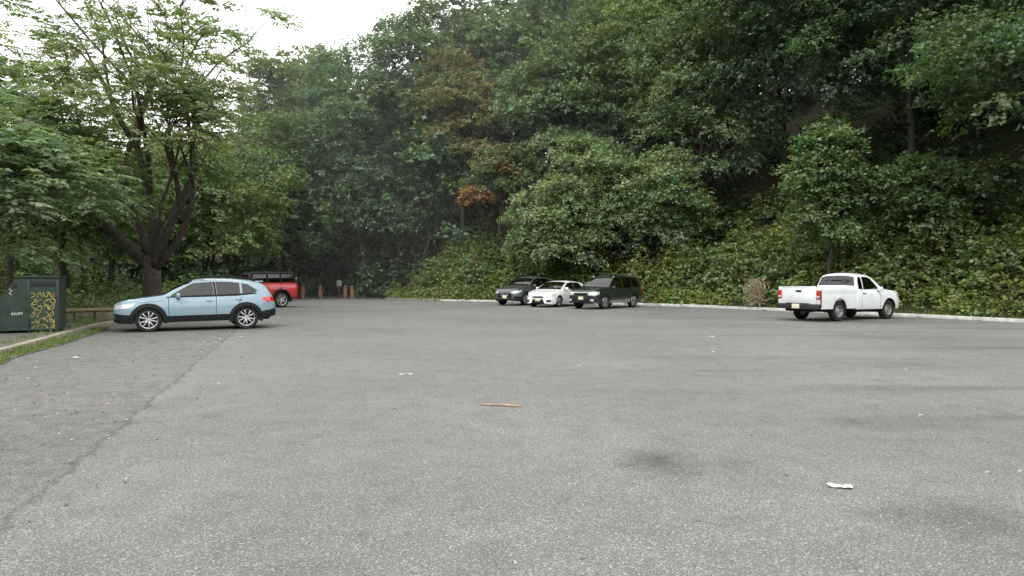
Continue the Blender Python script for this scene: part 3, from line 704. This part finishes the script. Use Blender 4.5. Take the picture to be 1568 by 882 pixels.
def spreading_tree():
    bx,by=-15.6,29.6; bz=float(tz(bx,by))-.1; b0=Vector((bx,by,bz)); E=empty('locust_tree',b0)
    bm=bmesh.new(); LV=Leaves(); ends=[]
    R=random.Random(5)
    def grow(p,d,L,r,lev):
        n=5; pts=[p]; q=p.copy(); dd=d.copy()
        for i in range(n):
            dd=(dd+Vector((R.gauss(0,.10),R.gauss(0,.10),R.gauss(0,.07)))+(Vector((0,0,-.05)) if lev>=2 else Vector((0,0,.03)))).normalized()
            q=q+dd*L/n; pts.append(q.copy())
        r1=r*(.62 if lev<3 else .3)
        add_tube(bm,[x-b0 for x in pts],[r+(r1-r)*i/n for i in range(n+1)],8 if lev<2 else 5,cap=lev==0)
        if lev>=2: ends.append(((pts[3]),lev)); 
        if lev>=3: ends.append((pts[-1],lev)); return
        for j in range(3):
            a=R.uniform(0,6.28); spread=(.42,.60,.8)[lev]
            side=Vector((math.cos(a),math.sin(a)*.8,0)); 
            nd=(dd+side*spread*R.uniform(.7,1.4)+Vector((0,0,.06 if lev<2 else -.15))).normalized()
            src=pts[-1] if j<2 else pts[3]
            grow(src,nd,L*R.uniform(.66,.9),r1*R.uniform(.62,.88),lev+1)
    stems=[((-.5,-.1,1),5.6,.18),((-.16,.2,1),6.4,.19),((.10,-.12,1),6.6,.23),((.36,.0,1),6.0,.20),((.8,-.25,.9),5.4,.16),((-.95,.1,.75),4.8,.13),((.5,-.5,.8),4.4,.12)]
    add_tube(bm,[Vector((0,0,-.1)),Vector((.02,0,.4)),Vector((0,0,1.4)),Vector((-.02,0,2.6))],[.54,.40,.36,.34],12)
    for d,L,r in stems:
        st=b0+Vector((d[0]*.22,d[1]*.22,2.0)); grow(st,Vector(d).normalized(),L*.78,r,0)
    bm_obj('trunk_and_limbs',bm,E,[bark],0)
    B=np.array([list(e[0]) for e in ends]); B=B[B[:,2]>4.3]
    keep=rng.uniform(0,1,len(B))<np.where(B[:,2]>9.0,.36,1.0); B=B[keep]
    B=B+rng.normal(0,.25,B.shape)
    RR=np.where(B[:,2]>9.0,rng.uniform(.55,1.0,len(B)),rng.uniform(.75,1.3,len(B)))
    boughs(LV,B,RR,.20,19,13,.62,.16,.07,(.092,.120,.050),.25,droop=.22,pinn=True,outc=np.array([bx,by,6.]))
    me=LV.mesh('crown'); me.transform(Matrix.Translation(-b0)); obj('crown',me,E)
spreading_tree()
tree('ailanthus_tree',(-16.6,18.6),[((-15.8,19,4.6),(2.7,2.4,2.7)),((-13.7,20.2,4.3),(1.9,1.6,1.0))],(.085,.122,.070),ls=.18,lw=.07,bR=.85,dens=.85,trunk=.12,ntw=20,k=14,TL=.7,pinn=True,limbs=6)
tree('ailanthus_tree',(-18.2,24.5),[((-18,25,5.5),(3.0,2.6,3.2))],(.075,.110,.055),ls=.18,lw=.08,bR=.95,dens=.85,trunk=.14,ntw=20,k=13,TL=.7,pinn=True)
tree('maple_tree',(-20.5,31),[((-20.5,31.5,5.4),(3.6,3,3.4))],G_mid,bR=1.0,trunk=.2)
# ---- left/back row
tree('maple_tree',(-20.3,46.5),[((-20,46,7.0),(4.6,4,4.6))],G_mid)
tree('maple_tree',(-24.5,42),[((-24.5,42,6.6),(4.5,4,4.2))],G_mid)
tree('linden_tree',(-18.4,53.8),[((-18.1,53.5,8.3),(3.8,3.5,6.0))],(.050,.086,.036))
tree('linden_tree',(-12.0,56.8),[((-13.8,56.5,13.0),(4.4,4,7.4)),((-11.2,54.5,7.6),(2.4,2,3.0))],G_blue,dens=1.15,trunk=.3)
tree('maple_tree',(-19.5,60),[((-19.8,61,13.5),(4.4,4,7))],(.075,.11,.045))
# ---- centre
tree('oak_tree',(-7.6,58),[((-7.8,58,16.5),(4.6,4,8.0))],(.055,.088,.042),dens=1.1)
tree('oak_tree',(-9.0,57.5),[((-7.6,56.5,7.2),(3.4,2.6,3.8))],(.045,.075,.034))
tree('oak_tree',(-3.9,54.5),[((-3.9,54,14.6),(2.8,2.4,4.4))],(.125,.118,.058),bR=1.0)
tree('oak_tree',(.5,58),[((.3,58,17.5),(5,4,7))],G_blue,dens=1.1)
tree('young_maple_tree',(-1.2,50.5),[((-.2,50.5,9.0),(2.6,2,2.2))],(.075,.10,.045),bR=.9)
tree('young_maple_tree',(-2.0,51),[((-2.5,49.6,7.6),(.9,.7,.45)),((-.6,49.8,9.7),(.7,.5,.4))],(.130,.078,.038),bR=.5,dens=1.0,trunk=.07,ntw=16)
tree('oak_tree',(5.5,52),[((5.0,51,14.5),(5.4,3.6,6.0))],(.078,.112,.066),dens=1.1)
tree('mulberry_tree',(6.2,45),[((6.0,44.6,6.2),(4.7,3.0,3.6)),((3.6,43.8,4.2),(2.6,1.8,2.0)),((9.4,42.6,5.9),(2.2,1.8,3.2))],(.100,.136,.072),ls=.19,lw=.12,bR=.9,dens=1.25,trunk=.2,ntw=28)
tree('beech_tree',(12.6,46),[((12.2,44.5,12.8),(4.2,3,5.2))],(.086,.118,.070))
tree('beech_tree',(11.5,50),[((10.5,51,19),(5,4,6.4))],G_mid)
tree('oak_tree',(4.5,62),[((4.5,62,22),(5.5,4,6.5))],G_mid)
# ---- right, on the slope
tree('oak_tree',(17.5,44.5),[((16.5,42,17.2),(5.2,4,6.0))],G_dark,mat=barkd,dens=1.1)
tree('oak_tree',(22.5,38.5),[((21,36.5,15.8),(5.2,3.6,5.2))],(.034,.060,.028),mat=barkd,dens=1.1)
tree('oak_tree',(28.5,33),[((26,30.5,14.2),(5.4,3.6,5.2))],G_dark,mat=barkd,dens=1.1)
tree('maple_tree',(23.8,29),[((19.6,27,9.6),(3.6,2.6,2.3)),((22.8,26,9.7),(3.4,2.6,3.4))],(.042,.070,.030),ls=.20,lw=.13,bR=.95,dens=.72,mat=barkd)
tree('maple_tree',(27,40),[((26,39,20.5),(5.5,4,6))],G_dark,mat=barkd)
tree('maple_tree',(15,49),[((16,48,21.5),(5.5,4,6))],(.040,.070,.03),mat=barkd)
tree('vine_covered_tree',(15.0,32.2),[((14.9,32,5.6),(1.3,1.0,3.2))],(.056,.090,.034),ls=.19,lw=.13,bR=.65,dens=1.2,trunk=.12)
tree('young_maple_tree',(18.8,31.5),[((18.6,31,5.4),(2.0,1.4,1.5))],(.045,.074,.03),bR=.7,dens=.8,trunk=.08)
# ---- distant forest mass
LV=Leaves(); bmT=bmesh.new()
def elev_limit(a):
    return float(np.interp(a,[-.9,-.55,-.42,-.30,-.26,-.18,-.12,.1,.14,.2,.9],[.13,.14,.19,.33,.38,.40,.52,.50,.46,.55,.70]))
R=random.Random(3)
spots=[]
for row,(y0,n) in enumerate(((60,24),(68,30),(78,34))):
    for i in range(n):
        a=-.95+1.95*(i+R.random()*.8)/n; spots.append((a*y0*1.0,y0+R.uniform(-3,3)))
for i in range(16): spots.append((-14+3.4*i+R.uniform(-1,1),90+R.uniform(-3,3)))
for i in range(16): spots.append((R.uniform(28,50),R.uniform(22,55)))
for i in range(9): spots.append((R.uniform(-40,-24),R.uniform(28,50)))
for x,y in spots:
    if abs(x+14.8)<3.2 and y<70: continue
    z0=float(tz(x,y)); d=y; lim=1.6+elev_limit(x/y)*d; top=min(z0+R.uniform(14,21),lim*R.uniform(.90,1.02))
    if top<z0+4: continue
    rh=(top-z0)*.52; rw=R.uniform(4.2,5.8); c=np.array([x,y,top-rh*.9])
    area=(rw*rw+2*rw*rh)/3*4*math.pi; n=int(area/7.5)
    B=crown_pts(c,(rw,rw*.8,rh),n,.25,-.9,.8); B=B[B[:,2]>tz(B[:,0],B[:,1])+.4]
    q=R.choice([(.048,.082,.036),(.058,.095,.048),(.040,.070,.032),(.070,.098,.042)]); 
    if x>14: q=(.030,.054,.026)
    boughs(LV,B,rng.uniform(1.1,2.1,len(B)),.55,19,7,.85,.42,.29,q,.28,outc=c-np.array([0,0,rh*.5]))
    add_tube(bmT,limb_path((x,y,z0-.3),(x+R.uniform(-.8,.8),y,top-rh*.3),0,6,.3),[R.uniform(.16,.26)*(1-.1*j) for j in range(7)],7)
for x,y in ((-6.6,54.3),(-9.2,57),(-4.5,58),(-1.6,55),(-20.5,56),(-22,49),(-23.5,52),(-8.2,62)):
    z0=float(tz(x,y)); r=R.uniform(.08,.16)
    add_tube(bmT,limb_path((x,y,z0-.3),(x+R.uniform(-.9,.9),y+R.uniform(-.5,.5),z0+R.uniform(9,12)),0,7,.25),[r*(1-.1*j) for j in range(8)],7)
F_=empty('forest',(0,60,0)); me=LV.mesh('foliage'); me.transform(Matrix.Translation((0,-60,0))); obj('foliage',me,F_)
for v in bmT.verts: v.co.y-=60
bm_obj('trunks',bmT,F_,[barkd],0)
LV=Leaves()
for i in range(26):
    a=i/26; x=-62+124*a; y=-40-6*R.random()
    B=crown_pts((x,y,6 if i%3==0 else 5),(5,4,6 if i%3==0 else 4.5),28,.2,-.9,0)
    boughs(LV,B,rng.uniform(1.5,2.4,len(B)),.5,12,6,1.2,.7,.45,(.04,.068,.03),.2)
for x,y in ((-22,-5),(-24,5),(-20,-20),(40,2),(42,-12),(38,14)):
    B=crown_pts((x,y,5),(5,5,5),40,.2,-.9,0); boughs(LV,B,rng.uniform(1.5,2.2,len(B)),.5,12,6,1.1,.6,.4,(.04,.068,.03),.2)
obj('unseen_treeline',LV.mesh('treeline'))  # unseen trees behind and beside the camera, added to darken window reflections
# ---- undergrowth
def bushes(LV,P,Rr,H,col,ls,lw,ntw,k,cvar=.3,TL=.4):
    ok=np.hypot(P[:,0]-12.0,P[:,1]-33.5)>1.25; P=P[ok]; Rr=Rr[ok]; H=H[ok]
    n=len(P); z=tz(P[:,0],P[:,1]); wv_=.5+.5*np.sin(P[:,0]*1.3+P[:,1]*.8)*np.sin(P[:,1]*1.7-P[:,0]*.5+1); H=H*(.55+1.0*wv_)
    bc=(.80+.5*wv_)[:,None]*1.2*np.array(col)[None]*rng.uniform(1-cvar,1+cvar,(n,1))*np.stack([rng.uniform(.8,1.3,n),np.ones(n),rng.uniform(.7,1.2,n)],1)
    d=rng.normal(0,1,(n,ntw,3)); d[...,2]=np.abs(d[...,2])*.9+.1; d=unit(d); rad=rng.uniform(.45,1.0,(n,ntw,1))
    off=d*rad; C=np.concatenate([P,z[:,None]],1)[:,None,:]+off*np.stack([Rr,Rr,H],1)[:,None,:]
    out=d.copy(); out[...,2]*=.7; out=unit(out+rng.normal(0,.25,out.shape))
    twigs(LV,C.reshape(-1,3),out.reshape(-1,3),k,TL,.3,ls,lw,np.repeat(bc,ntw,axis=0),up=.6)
def band(pts,n,s0,s1,side=1,power=1.0):
    P=np.array([[p.x,p.y] for p in pts]); seg=np.linalg.norm(np.diff(P,axis=0),axis=1); cs=np.concatenate([[0],np.cumsum(seg)])
    s=rng.uniform(0,cs[-1],n); i=np.clip(np.searchsorted(cs,s)-1,0,len(P)-2); t=((s-cs[i])/seg[i])[:,None]
    d=(P[i+1]-P[i])/seg[i][:,None]; nr=np.stack([-d[:,1],d[:,0]],1)*side
    o=(s0+(s1-s0)*rng.uniform(0,1,n)**power)[:,None]; return P[i]+(P[i+1]-P[i])*t+nr*o
RB=[p for p in rightB if p.y>10]; LB=[p for p in leftB if p.y>8]
LV=Leaves()
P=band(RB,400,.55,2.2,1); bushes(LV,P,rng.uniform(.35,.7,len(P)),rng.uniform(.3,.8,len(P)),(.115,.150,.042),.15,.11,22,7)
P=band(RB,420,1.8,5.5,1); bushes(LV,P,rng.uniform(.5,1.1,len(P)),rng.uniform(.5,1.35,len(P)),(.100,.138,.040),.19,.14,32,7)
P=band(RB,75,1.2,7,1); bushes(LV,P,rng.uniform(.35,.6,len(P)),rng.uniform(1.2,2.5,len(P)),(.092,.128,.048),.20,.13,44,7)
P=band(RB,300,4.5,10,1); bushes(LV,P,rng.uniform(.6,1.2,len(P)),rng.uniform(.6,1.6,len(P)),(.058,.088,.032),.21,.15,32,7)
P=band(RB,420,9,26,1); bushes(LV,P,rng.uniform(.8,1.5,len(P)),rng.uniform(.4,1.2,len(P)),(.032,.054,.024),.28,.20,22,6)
acc=np.array([[10.6,39.5],[13.4,36.8],[13.9,34.2],[9.6,41.2],[17.2,31],[19.4,27.4],[21.5,24.3],[16.4,31.8],[-2.6,47.8],[-5.8,49.4],[22.5,27],[18.8,30.2],[15.9,33.5],[11.8,37.4]])
for q in range(4):
    P=acc+rng.normal(0,.45,acc.shape); bushes(LV,P,rng.uniform(.6,1.1,len(P)),rng.uniform(1.3,2.3,len(P)),(.088,.120,.050),.21,.15,46,7)
P=band([p for p in LB if p.y>23],150,.7,4,1)
P=P[sdist(P[:,0],P[:,1])>.6]; bushes(LV,P,rng.uniform(.4,.9,len(P)),rng.uniform(.4,1.15,len(P)),(.11,.135,.062),.13,.08,36,7)
P=band([p for p in LB if p.y<24],110,3.1,6.5,1); P=P[sdist(P[:,0],P[:,1])>2.7]; bushes(LV,P,rng.uniform(.5,.9,len(P)),rng.uniform(.8,1.9,len(P)),(.095,.130,.058),.15,.09,50,8)
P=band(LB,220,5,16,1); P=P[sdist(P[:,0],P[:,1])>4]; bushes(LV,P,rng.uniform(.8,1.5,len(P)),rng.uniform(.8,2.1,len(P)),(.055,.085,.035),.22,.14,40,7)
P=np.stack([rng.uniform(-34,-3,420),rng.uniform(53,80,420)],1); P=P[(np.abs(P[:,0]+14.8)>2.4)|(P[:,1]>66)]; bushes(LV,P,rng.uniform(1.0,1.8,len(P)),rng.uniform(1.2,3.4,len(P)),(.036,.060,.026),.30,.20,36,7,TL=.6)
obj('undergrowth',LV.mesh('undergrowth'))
LV=Leaves(); n=700; c0=np.array([12.1,33.95,.1])
pp=np.tile(c0,(n,1))+np.stack([rng.normal(0,.26,n),rng.normal(0,.2,n),rng.uniform(.1,1.35,n)],1)
LV.add(pp,unit(np.stack([rng.normal(0,.35,n),rng.normal(0,.3,n),rng.uniform(-.6,1.0,n)],1)),unit(rng.normal(0,1,(n,3))),rng.uniform(.14,.34,n),rng.uniform(.03,.055,n),np.array([.36,.30,.22])[None]*rng.uniform(.5,1.3,(n,1)))
obj('dried_shrub',LV.mesh('dried_shrub'))
LV=Leaves()
def grassy(P,h,w,col,zb=None):
    n=len(P); z=np.full(n,zb) if zb is not None else tz(P[:,0],P[:,1])
    LV.add(np.concatenate([P,z[:,None]],1),unit(np.stack([rng.normal(0,.5,n),rng.normal(0,.5,n),rng.uniform(.5,1.2,n)],1)),unit(rng.normal(0,1,(n,3))*np.array([1,1,.2])),h*rng.uniform(.4,1.3,n),np.full(n,w),np.array(col)[None]*rng.uniform(.6,1.4,(n,1)))
P=band([p for p in LP if p.y<21.5],9000,-.46,.0,1); 
cl=np.sin(P[:,1]*3.1)+np.sin(P[:,1]*7.7+1)+rng.normal(0,.8,len(P)); grassy(P[cl>-.6],.10,.014,(.12,.165,.045),.012)
P=band([p for p in LB if p.y>5],9000,.22,.7,1); grassy(P[(np.sin(P[:,1]*5)+rng.normal(0,1,len(P)))>.5],.12,.016,(.12,.16,.05),.10)
P=band(RB,26000,.22,1.6,1,1.5); grassy(P,.26,.026,(.125,.165,.05))
P=band([p for p in LB if p.y>22],9000,.22,2.0,1,1.3); grassy(P,.30,.026,(.12,.155,.06))
obj('grass',LV.mesh('grass'))
LV=Leaves(); n=900
P=np.stack([rng.uniform(-14,16,n),rng.uniform(2.5,38,n)],1)
P=np.concatenate([P,np.stack([rng.uniform(-11,-3,900),rng.uniform(3,22,900)],1)]); P=P[(sdist(P[:,0],P[:,1])<-.1)]
side_=P[:,0]+P[:,1]*.3106+1.93; keep=(side_<0)|(rng.uniform(0,1,len(P))<.40); P=P[keep]; n=len(P)
cols=np.array([(.30,.13,.03),(.14,.08,.04),(.05,.03,.02),(.28,.22,.12),(.09,.06,.04)])[rng.integers(0,5,n)]
LV.add(np.concatenate([P,np.full((n,1),.006)],1),unit(np.stack([rng.normal(0,1,n),rng.normal(0,1,n),rng.uniform(0,.25,n)],1)),unit(np.stack([rng.normal(0,.3,n),rng.normal(0,.3,n),np.ones(n)],1)),rng.uniform(.02,.055,n),rng.uniform(.012,.035,n),cols)
obj('fallen_leaves',LV.mesh('fallen_leaves'))
bm=bmesh.new()
for _ in range(320):
    if random.random()<.75: x=random.uniform(-11,-3); y=random.uniform(3.5,20)
    else: x=random.uniform(-6,12); y=random.uniform(3,25)
    if float(sdist(x,y))>-.1 or (x+y*.3106+1.93>0 and random.random()<.6): continue
    s=random.uniform(.006,.02); t=bmesh.ops.create_icosphere(bm,subdivisions=1,radius=s,matrix=Matrix.Translation((x,y,s*.4)))
    for v in t['verts']: v.co+=Vector([random.uniform(-s,s)*.35 for _ in range(3)])
bm_obj('gravel',bm,None,[simple('pale_stone',(.36,.35,.32),.9,noise=.3,nscale=5)],0)
bm=bmesh.new(); add_tube(bm,[(-.26,.06,.02),(-.12,.03,.016),(.02,.0,.022),(.14,-.03,.016),(.27,-.05,.014)],[.008,.013,.012,.013,.006],7); add_tube(bm,[(.02,0,.022),(.08,.03,.03),(.12,.05,.02)],[.007,.005,.003],5)
o=bm_obj('fallen_stick',bm,None,[simple('peeled_wood',(.34,.22,.15),.8,noise=.4,nscale=14)],0); o.location=(-.14,8.45,0)
wp=simple('white_paper',(.66,.66,.66),.8,noise=.06,nscale=9)
def paper(x,y,sx_,sy_,rot):
    bm=bmesh.new(); n=7; g_=[[None]*n for _ in range(n)]
    for i in range(n):
        for j in range(n):
            u=(i/(n-1)-.5);v=(j/(n-1)-.5); edge=1+random.uniform(-.12,.12)
            g_[i][j]=bm.verts.new((u*sx_*edge,v*sy_*edge,.008+random.uniform(0,.012)))
    for i in range(n-1):
        for j in range(n-1): bm.faces.new([g_[i][j],g_[i+1][j],g_[i+1][j+1],g_[i][j+1]])
    o=bm_obj('paper_litter',bm,None,[wp],25); o.location=(x,y,0); o.rotation_euler=(0,0,rot)
paper(2.50,5.18,.165,.085,-.3); paper(-1.74,11.2,.20,.035,.1)
for x,y,s in ((-8.7,13.6,.12),(-7.6,17.6,.14),(-7.3,18.3,.14),(5.4,18.4,.14),(4.3,14.6,.08)): paper(x,y,s,s*.5,random.uniform(0,3))
fm=simple('faded_white_paint',(.25,.25,.245),.85,noise=.35,nscale=14)
bm=bmesh.new()
def worn(x0,y0,x1,y1,w=.1):
    d=Vector((x1-x0,y1-y0,0)); L=d.length; d.normalize(); n=Vector((-d.y,d.x,0)); s=0
    while s<L:
        l=random.uniform(.05,.35)
        if random.random()<.5:
            p=Vector((x0,y0,.004))+d*s+n*random.uniform(-w/3,w/3); hw=random.uniform(.2,.5)*w
            k_=6; vs=[bm.verts.new(p+d*(l/2*math.cos(2*math.pi*q/k_))*random.uniform(.7,1.1)+n*(hw*math.sin(2*math.pi*q/k_))*random.uniform(.6,1.1)) for q in range(k_)]
            bm.faces.new(vs)
        s+=l
worn(-10.6,16.8,-7.3,18.0); worn(-9.6,13.2,-6.2,14.3); worn(-11.8,22.6,-8.4,24.4); worn(11,21.5,14.5,23.6); worn(8.5,26.5,12,29)
for f in bm.faces:
    f.normal_update()
    if f.normal.z<0: f.normal_flip()
bm_obj('road_marking',bm,None,[fm],0)
# ------------------------------------------------------------------ street furniture
gb=simple('bin_green_paint',(.018,.036,.028),.45,noise=.35,nscale=4); gbl=simple('bin_black',(.01,.01,.01),.7)
E=empty('storage_bin',(-13.15,18.7,.118),math.radians(24)); E.scale=(.97,.97,1.0)
bm=bmesh.new(); pr=[(-.72,0.06),(-.72,.80),(-.26,1.48),(.72,1.48),(.72,.06)]
fr=[bm.verts.new((x,-.5,z)) for x,z in pr]; bk=[bm.verts.new((x,.6,z)) for x,z in pr]
bm.faces.new(fr); bm.faces.new(bk[::-1])
for i in range(5): bm.faces.new([fr[i],bk[i],bk[(i+1)%5],fr[(i+1)%5]])
bmesh.ops.recalc_face_normals(bm,faces=bm.faces[:]); bmesh.ops.bevel(bm,geom=bm.edges[:],offset=.015,segments=2,affect='EDGES')
add_box(bm,(.23,.05,1.50),(1.04,1.18,.04),.01,0)
for x in (-.70,.02,.70): add_box(bm,(x,-.51,.72 if x>-.6 else .43),(.05,.03,1.4 if x>-.6 else .74),.006,0)
add_box(bm,(.0,-.51,.09),(1.44,.03,.06),.006,0)
add_box(bm,(.36,-.512,1.32),(.56,.02,.14),.006,1)
add_box(bm,(-.30,-.512,1.28),(.10,.02,.12),.006,1)
for x in(-.6,.6):
    for y in(-.4,.5): add_box(bm,(x,y,.03),(.12,.12,.08),.01,1)
bm_obj('shell',bm,E,[gb,gbl],40)
bm=bmesh.new(); rr=random.Random(4)
def stroke(bm,pts,w):
    prev=None
    for i,p in enumerate(pts):
        a=pts[max(i-1,0)]; b_=pts[min(i+1,len(pts)-1)]; d=Vector((b_[0]-a[0],0,b_[1]-a[1])); 
        if d.length<1e-6: continue
        d.normalize(); n=Vector((-d.z,0,d.x))*w/2; c=Vector((p[0],-.519,p[1])); q=(bm.verts.new(c+n),bm.verts.new(c-n))
        if prev: bm.faces.new([prev[0],q[0],q[1],prev[1]])
        prev=q
for row in range(6):
    for cx in range(4):
        x0=.13+cx*.145+rr.uniform(-.02,.02); z0=.16+row*.17+rr.uniform(-.02,.02); t=[rr.uniform(0,6.28) for _ in range(4)]; A,Bq=rr.uniform(.9,2.2),rr.uniform(.9,2.4)
        stroke(bm,[(x0+.06*math.sin(A*u+t[0]),z0+.07*math.cos(Bq*u+t[1])) for u in np.linspace(0,rr.uniform(2.4,4),15)],rr.uniform(.012,.02))
for f in bm.faces: f.material_index=0
nb=len(bm.faces)
for cx in range(5):
    x0=-.36+cx*.055; stroke(bm,[(x0+.02*math.sin(u*1.7+cx),.52+.035*math.cos(u*1.3+cx)) for u in np.linspace(0,4,8)],.011)
stroke(bm,[(-.42,1.18),(-.36,1.12),(-.42,1.06),(-.36,1.02)],.015)
bm.faces.ensure_lookup_table()
for f in bm.faces[nb:]: f.material_index=1
bm_obj('graffiti',bm,E,[simple('yellow_spray',(.36,.31,.07),.7,noise=.35,nscale=14),simple('white_spray',(.6,.6,.58),.7)],0)
E=empty('stone_wall',(-15.3,22.7,0),math.radians(38))
bm=bmesh.new()
for i in range(6): add_box(bm,(-1.5+i*.6,random.uniform(-.02,.02),.24),(.56,.30,.36+random.uniform(-.03,.03)),.05,0)
add_box(bm,(0,0,.50),(3.8,.36,.09),.02,1)
bm_obj('blocks',bm,E,[simple('wall_stone',(.15,.125,.09),.9,noise=.4,nscale=5,bump=.6),simple('cap_timber',(.20,.155,.10),.85,noise=.3,nscale=8)],30)
bmat=simple('bollard_timber',(.15,.072,.048),.85,noise=.3,nscale=9)
for x,y in ((-16.7,51.2),(-15.75,51.4),(-14.4,51.3),(-12.6,51.6),(-12.0,51.2)):
    bm=bmesh.new(); add_tube(bm,[(0,0,-.1),(0,0,.74),(0,0,.78),(0,0,.81),(0,0,.92),(0,0,.99)],[.16,.155,.13,.155,.155,.09],12)
    o=bm_obj('wooden_bollard',bm,None,[bmat],40); o.location=(x,y,0)
def sign(x,y,w,h,z,mat,rot=0):
    bm=bmesh.new(); add_tube(bm,[(0,0,-.1),(0,0,z+h/2)],.035,8,0); add_box(bm,(0,-.045,z),(w,.02,h),.01,1); add_box(bm,(0,-.058,z+h*.2),(w*.8,.006,h*.12),0,0); add_box(bm,(0,-.058,z-h*.1),(w*.7,.006,h*.08),0,0)
    o=bm_obj('park_sign',bm,None,[simple('sign_post',(.05,.04,.03),.8),mat],40); o.location=(x,y,0); o.rotation_euler=(0,0,rot)
sign(-13.2,52.2,.36,.42,1.15,simple('sign_face',(.22,.22,.20),.5)); sign(-16.6,52.3,.26,.26,1.5,simple('sign_face_white',(.6,.6,.6),.5))
# ------------------------------------------------------------------ scatter volume added over the woods to imitate flare haze
vm=D.materials.new('haze_volume'); vm.use_nodes=True; nt=vm.node_tree; nt.nodes.remove(nt.nodes['Principled BSDF'])
vs=nt.nodes.new('ShaderNodeVolumeScatter'); vs.inputs['Density'].default_value=.0042; vs.inputs['Color'].default_value=(.97,1,.96,1)
nt.links.new(vs.outputs[0],nt.nodes['Material Output'].inputs['Volume'])
bm=bmesh.new(); add_box(bm,(0,85,30),(150,80,62),0,0); bm_obj('haze_volume',bm,None,[vm],0)
# ------------------------------------------------------------------ light
w=D.worlds.new('World'); scene.world=w; w.use_nodes=True; nt=w.node_tree; bg=nt.nodes['Background']
sky=nt.nodes.new('ShaderNodeTexSky'); sky.sky_type='NISHITA'; sky.sun_disc=False; sky.sun_elevation=math.radians(55); sky.sun_rotation=math.radians(200); sky.dust_density=3
hs=nt.nodes.new('ShaderNodeHueSaturation'); hs.inputs['Saturation'].default_value=.25; nt.links.new(sky.outputs[0],hs.inputs['Color'])
m_=mixc(nt,'MIX',.7,hs.outputs[0],(21.2,21.4,20.9)); nt.links.new(m_,bg.inputs['Color']); bg.inputs['Strength'].default_value=.15
sl=D.lights.new('sun','SUN'); sl.energy=1.5; sl.angle=math.radians(18); sl.color=(1,.97,.92); so=D.objects.new('sun',sl); scene.collection.objects.link(so)
az=math.radians(200); el=math.radians(55); dv=Vector((math.sin(az)*math.cos(el),math.cos(az)*math.cos(el),math.sin(el))); so.rotation_euler=dv.to_track_quat('Z','Y').to_euler(); so.location=dv*50
scene.view_settings.view_transform='Standard'; scene.view_settings.look='None'; scene.view_settings.exposure=0
cam=D.cameras.new('camera'); co_=D.objects.new('camera',cam); scene.collection.objects.link(co_); scene.camera=co_
cam.sensor_width=36; cam.lens=24; cam.clip_end=2000; co_.location=(0,0,1.6); co_.rotation_euler=(math.radians(90-.88),0,0)
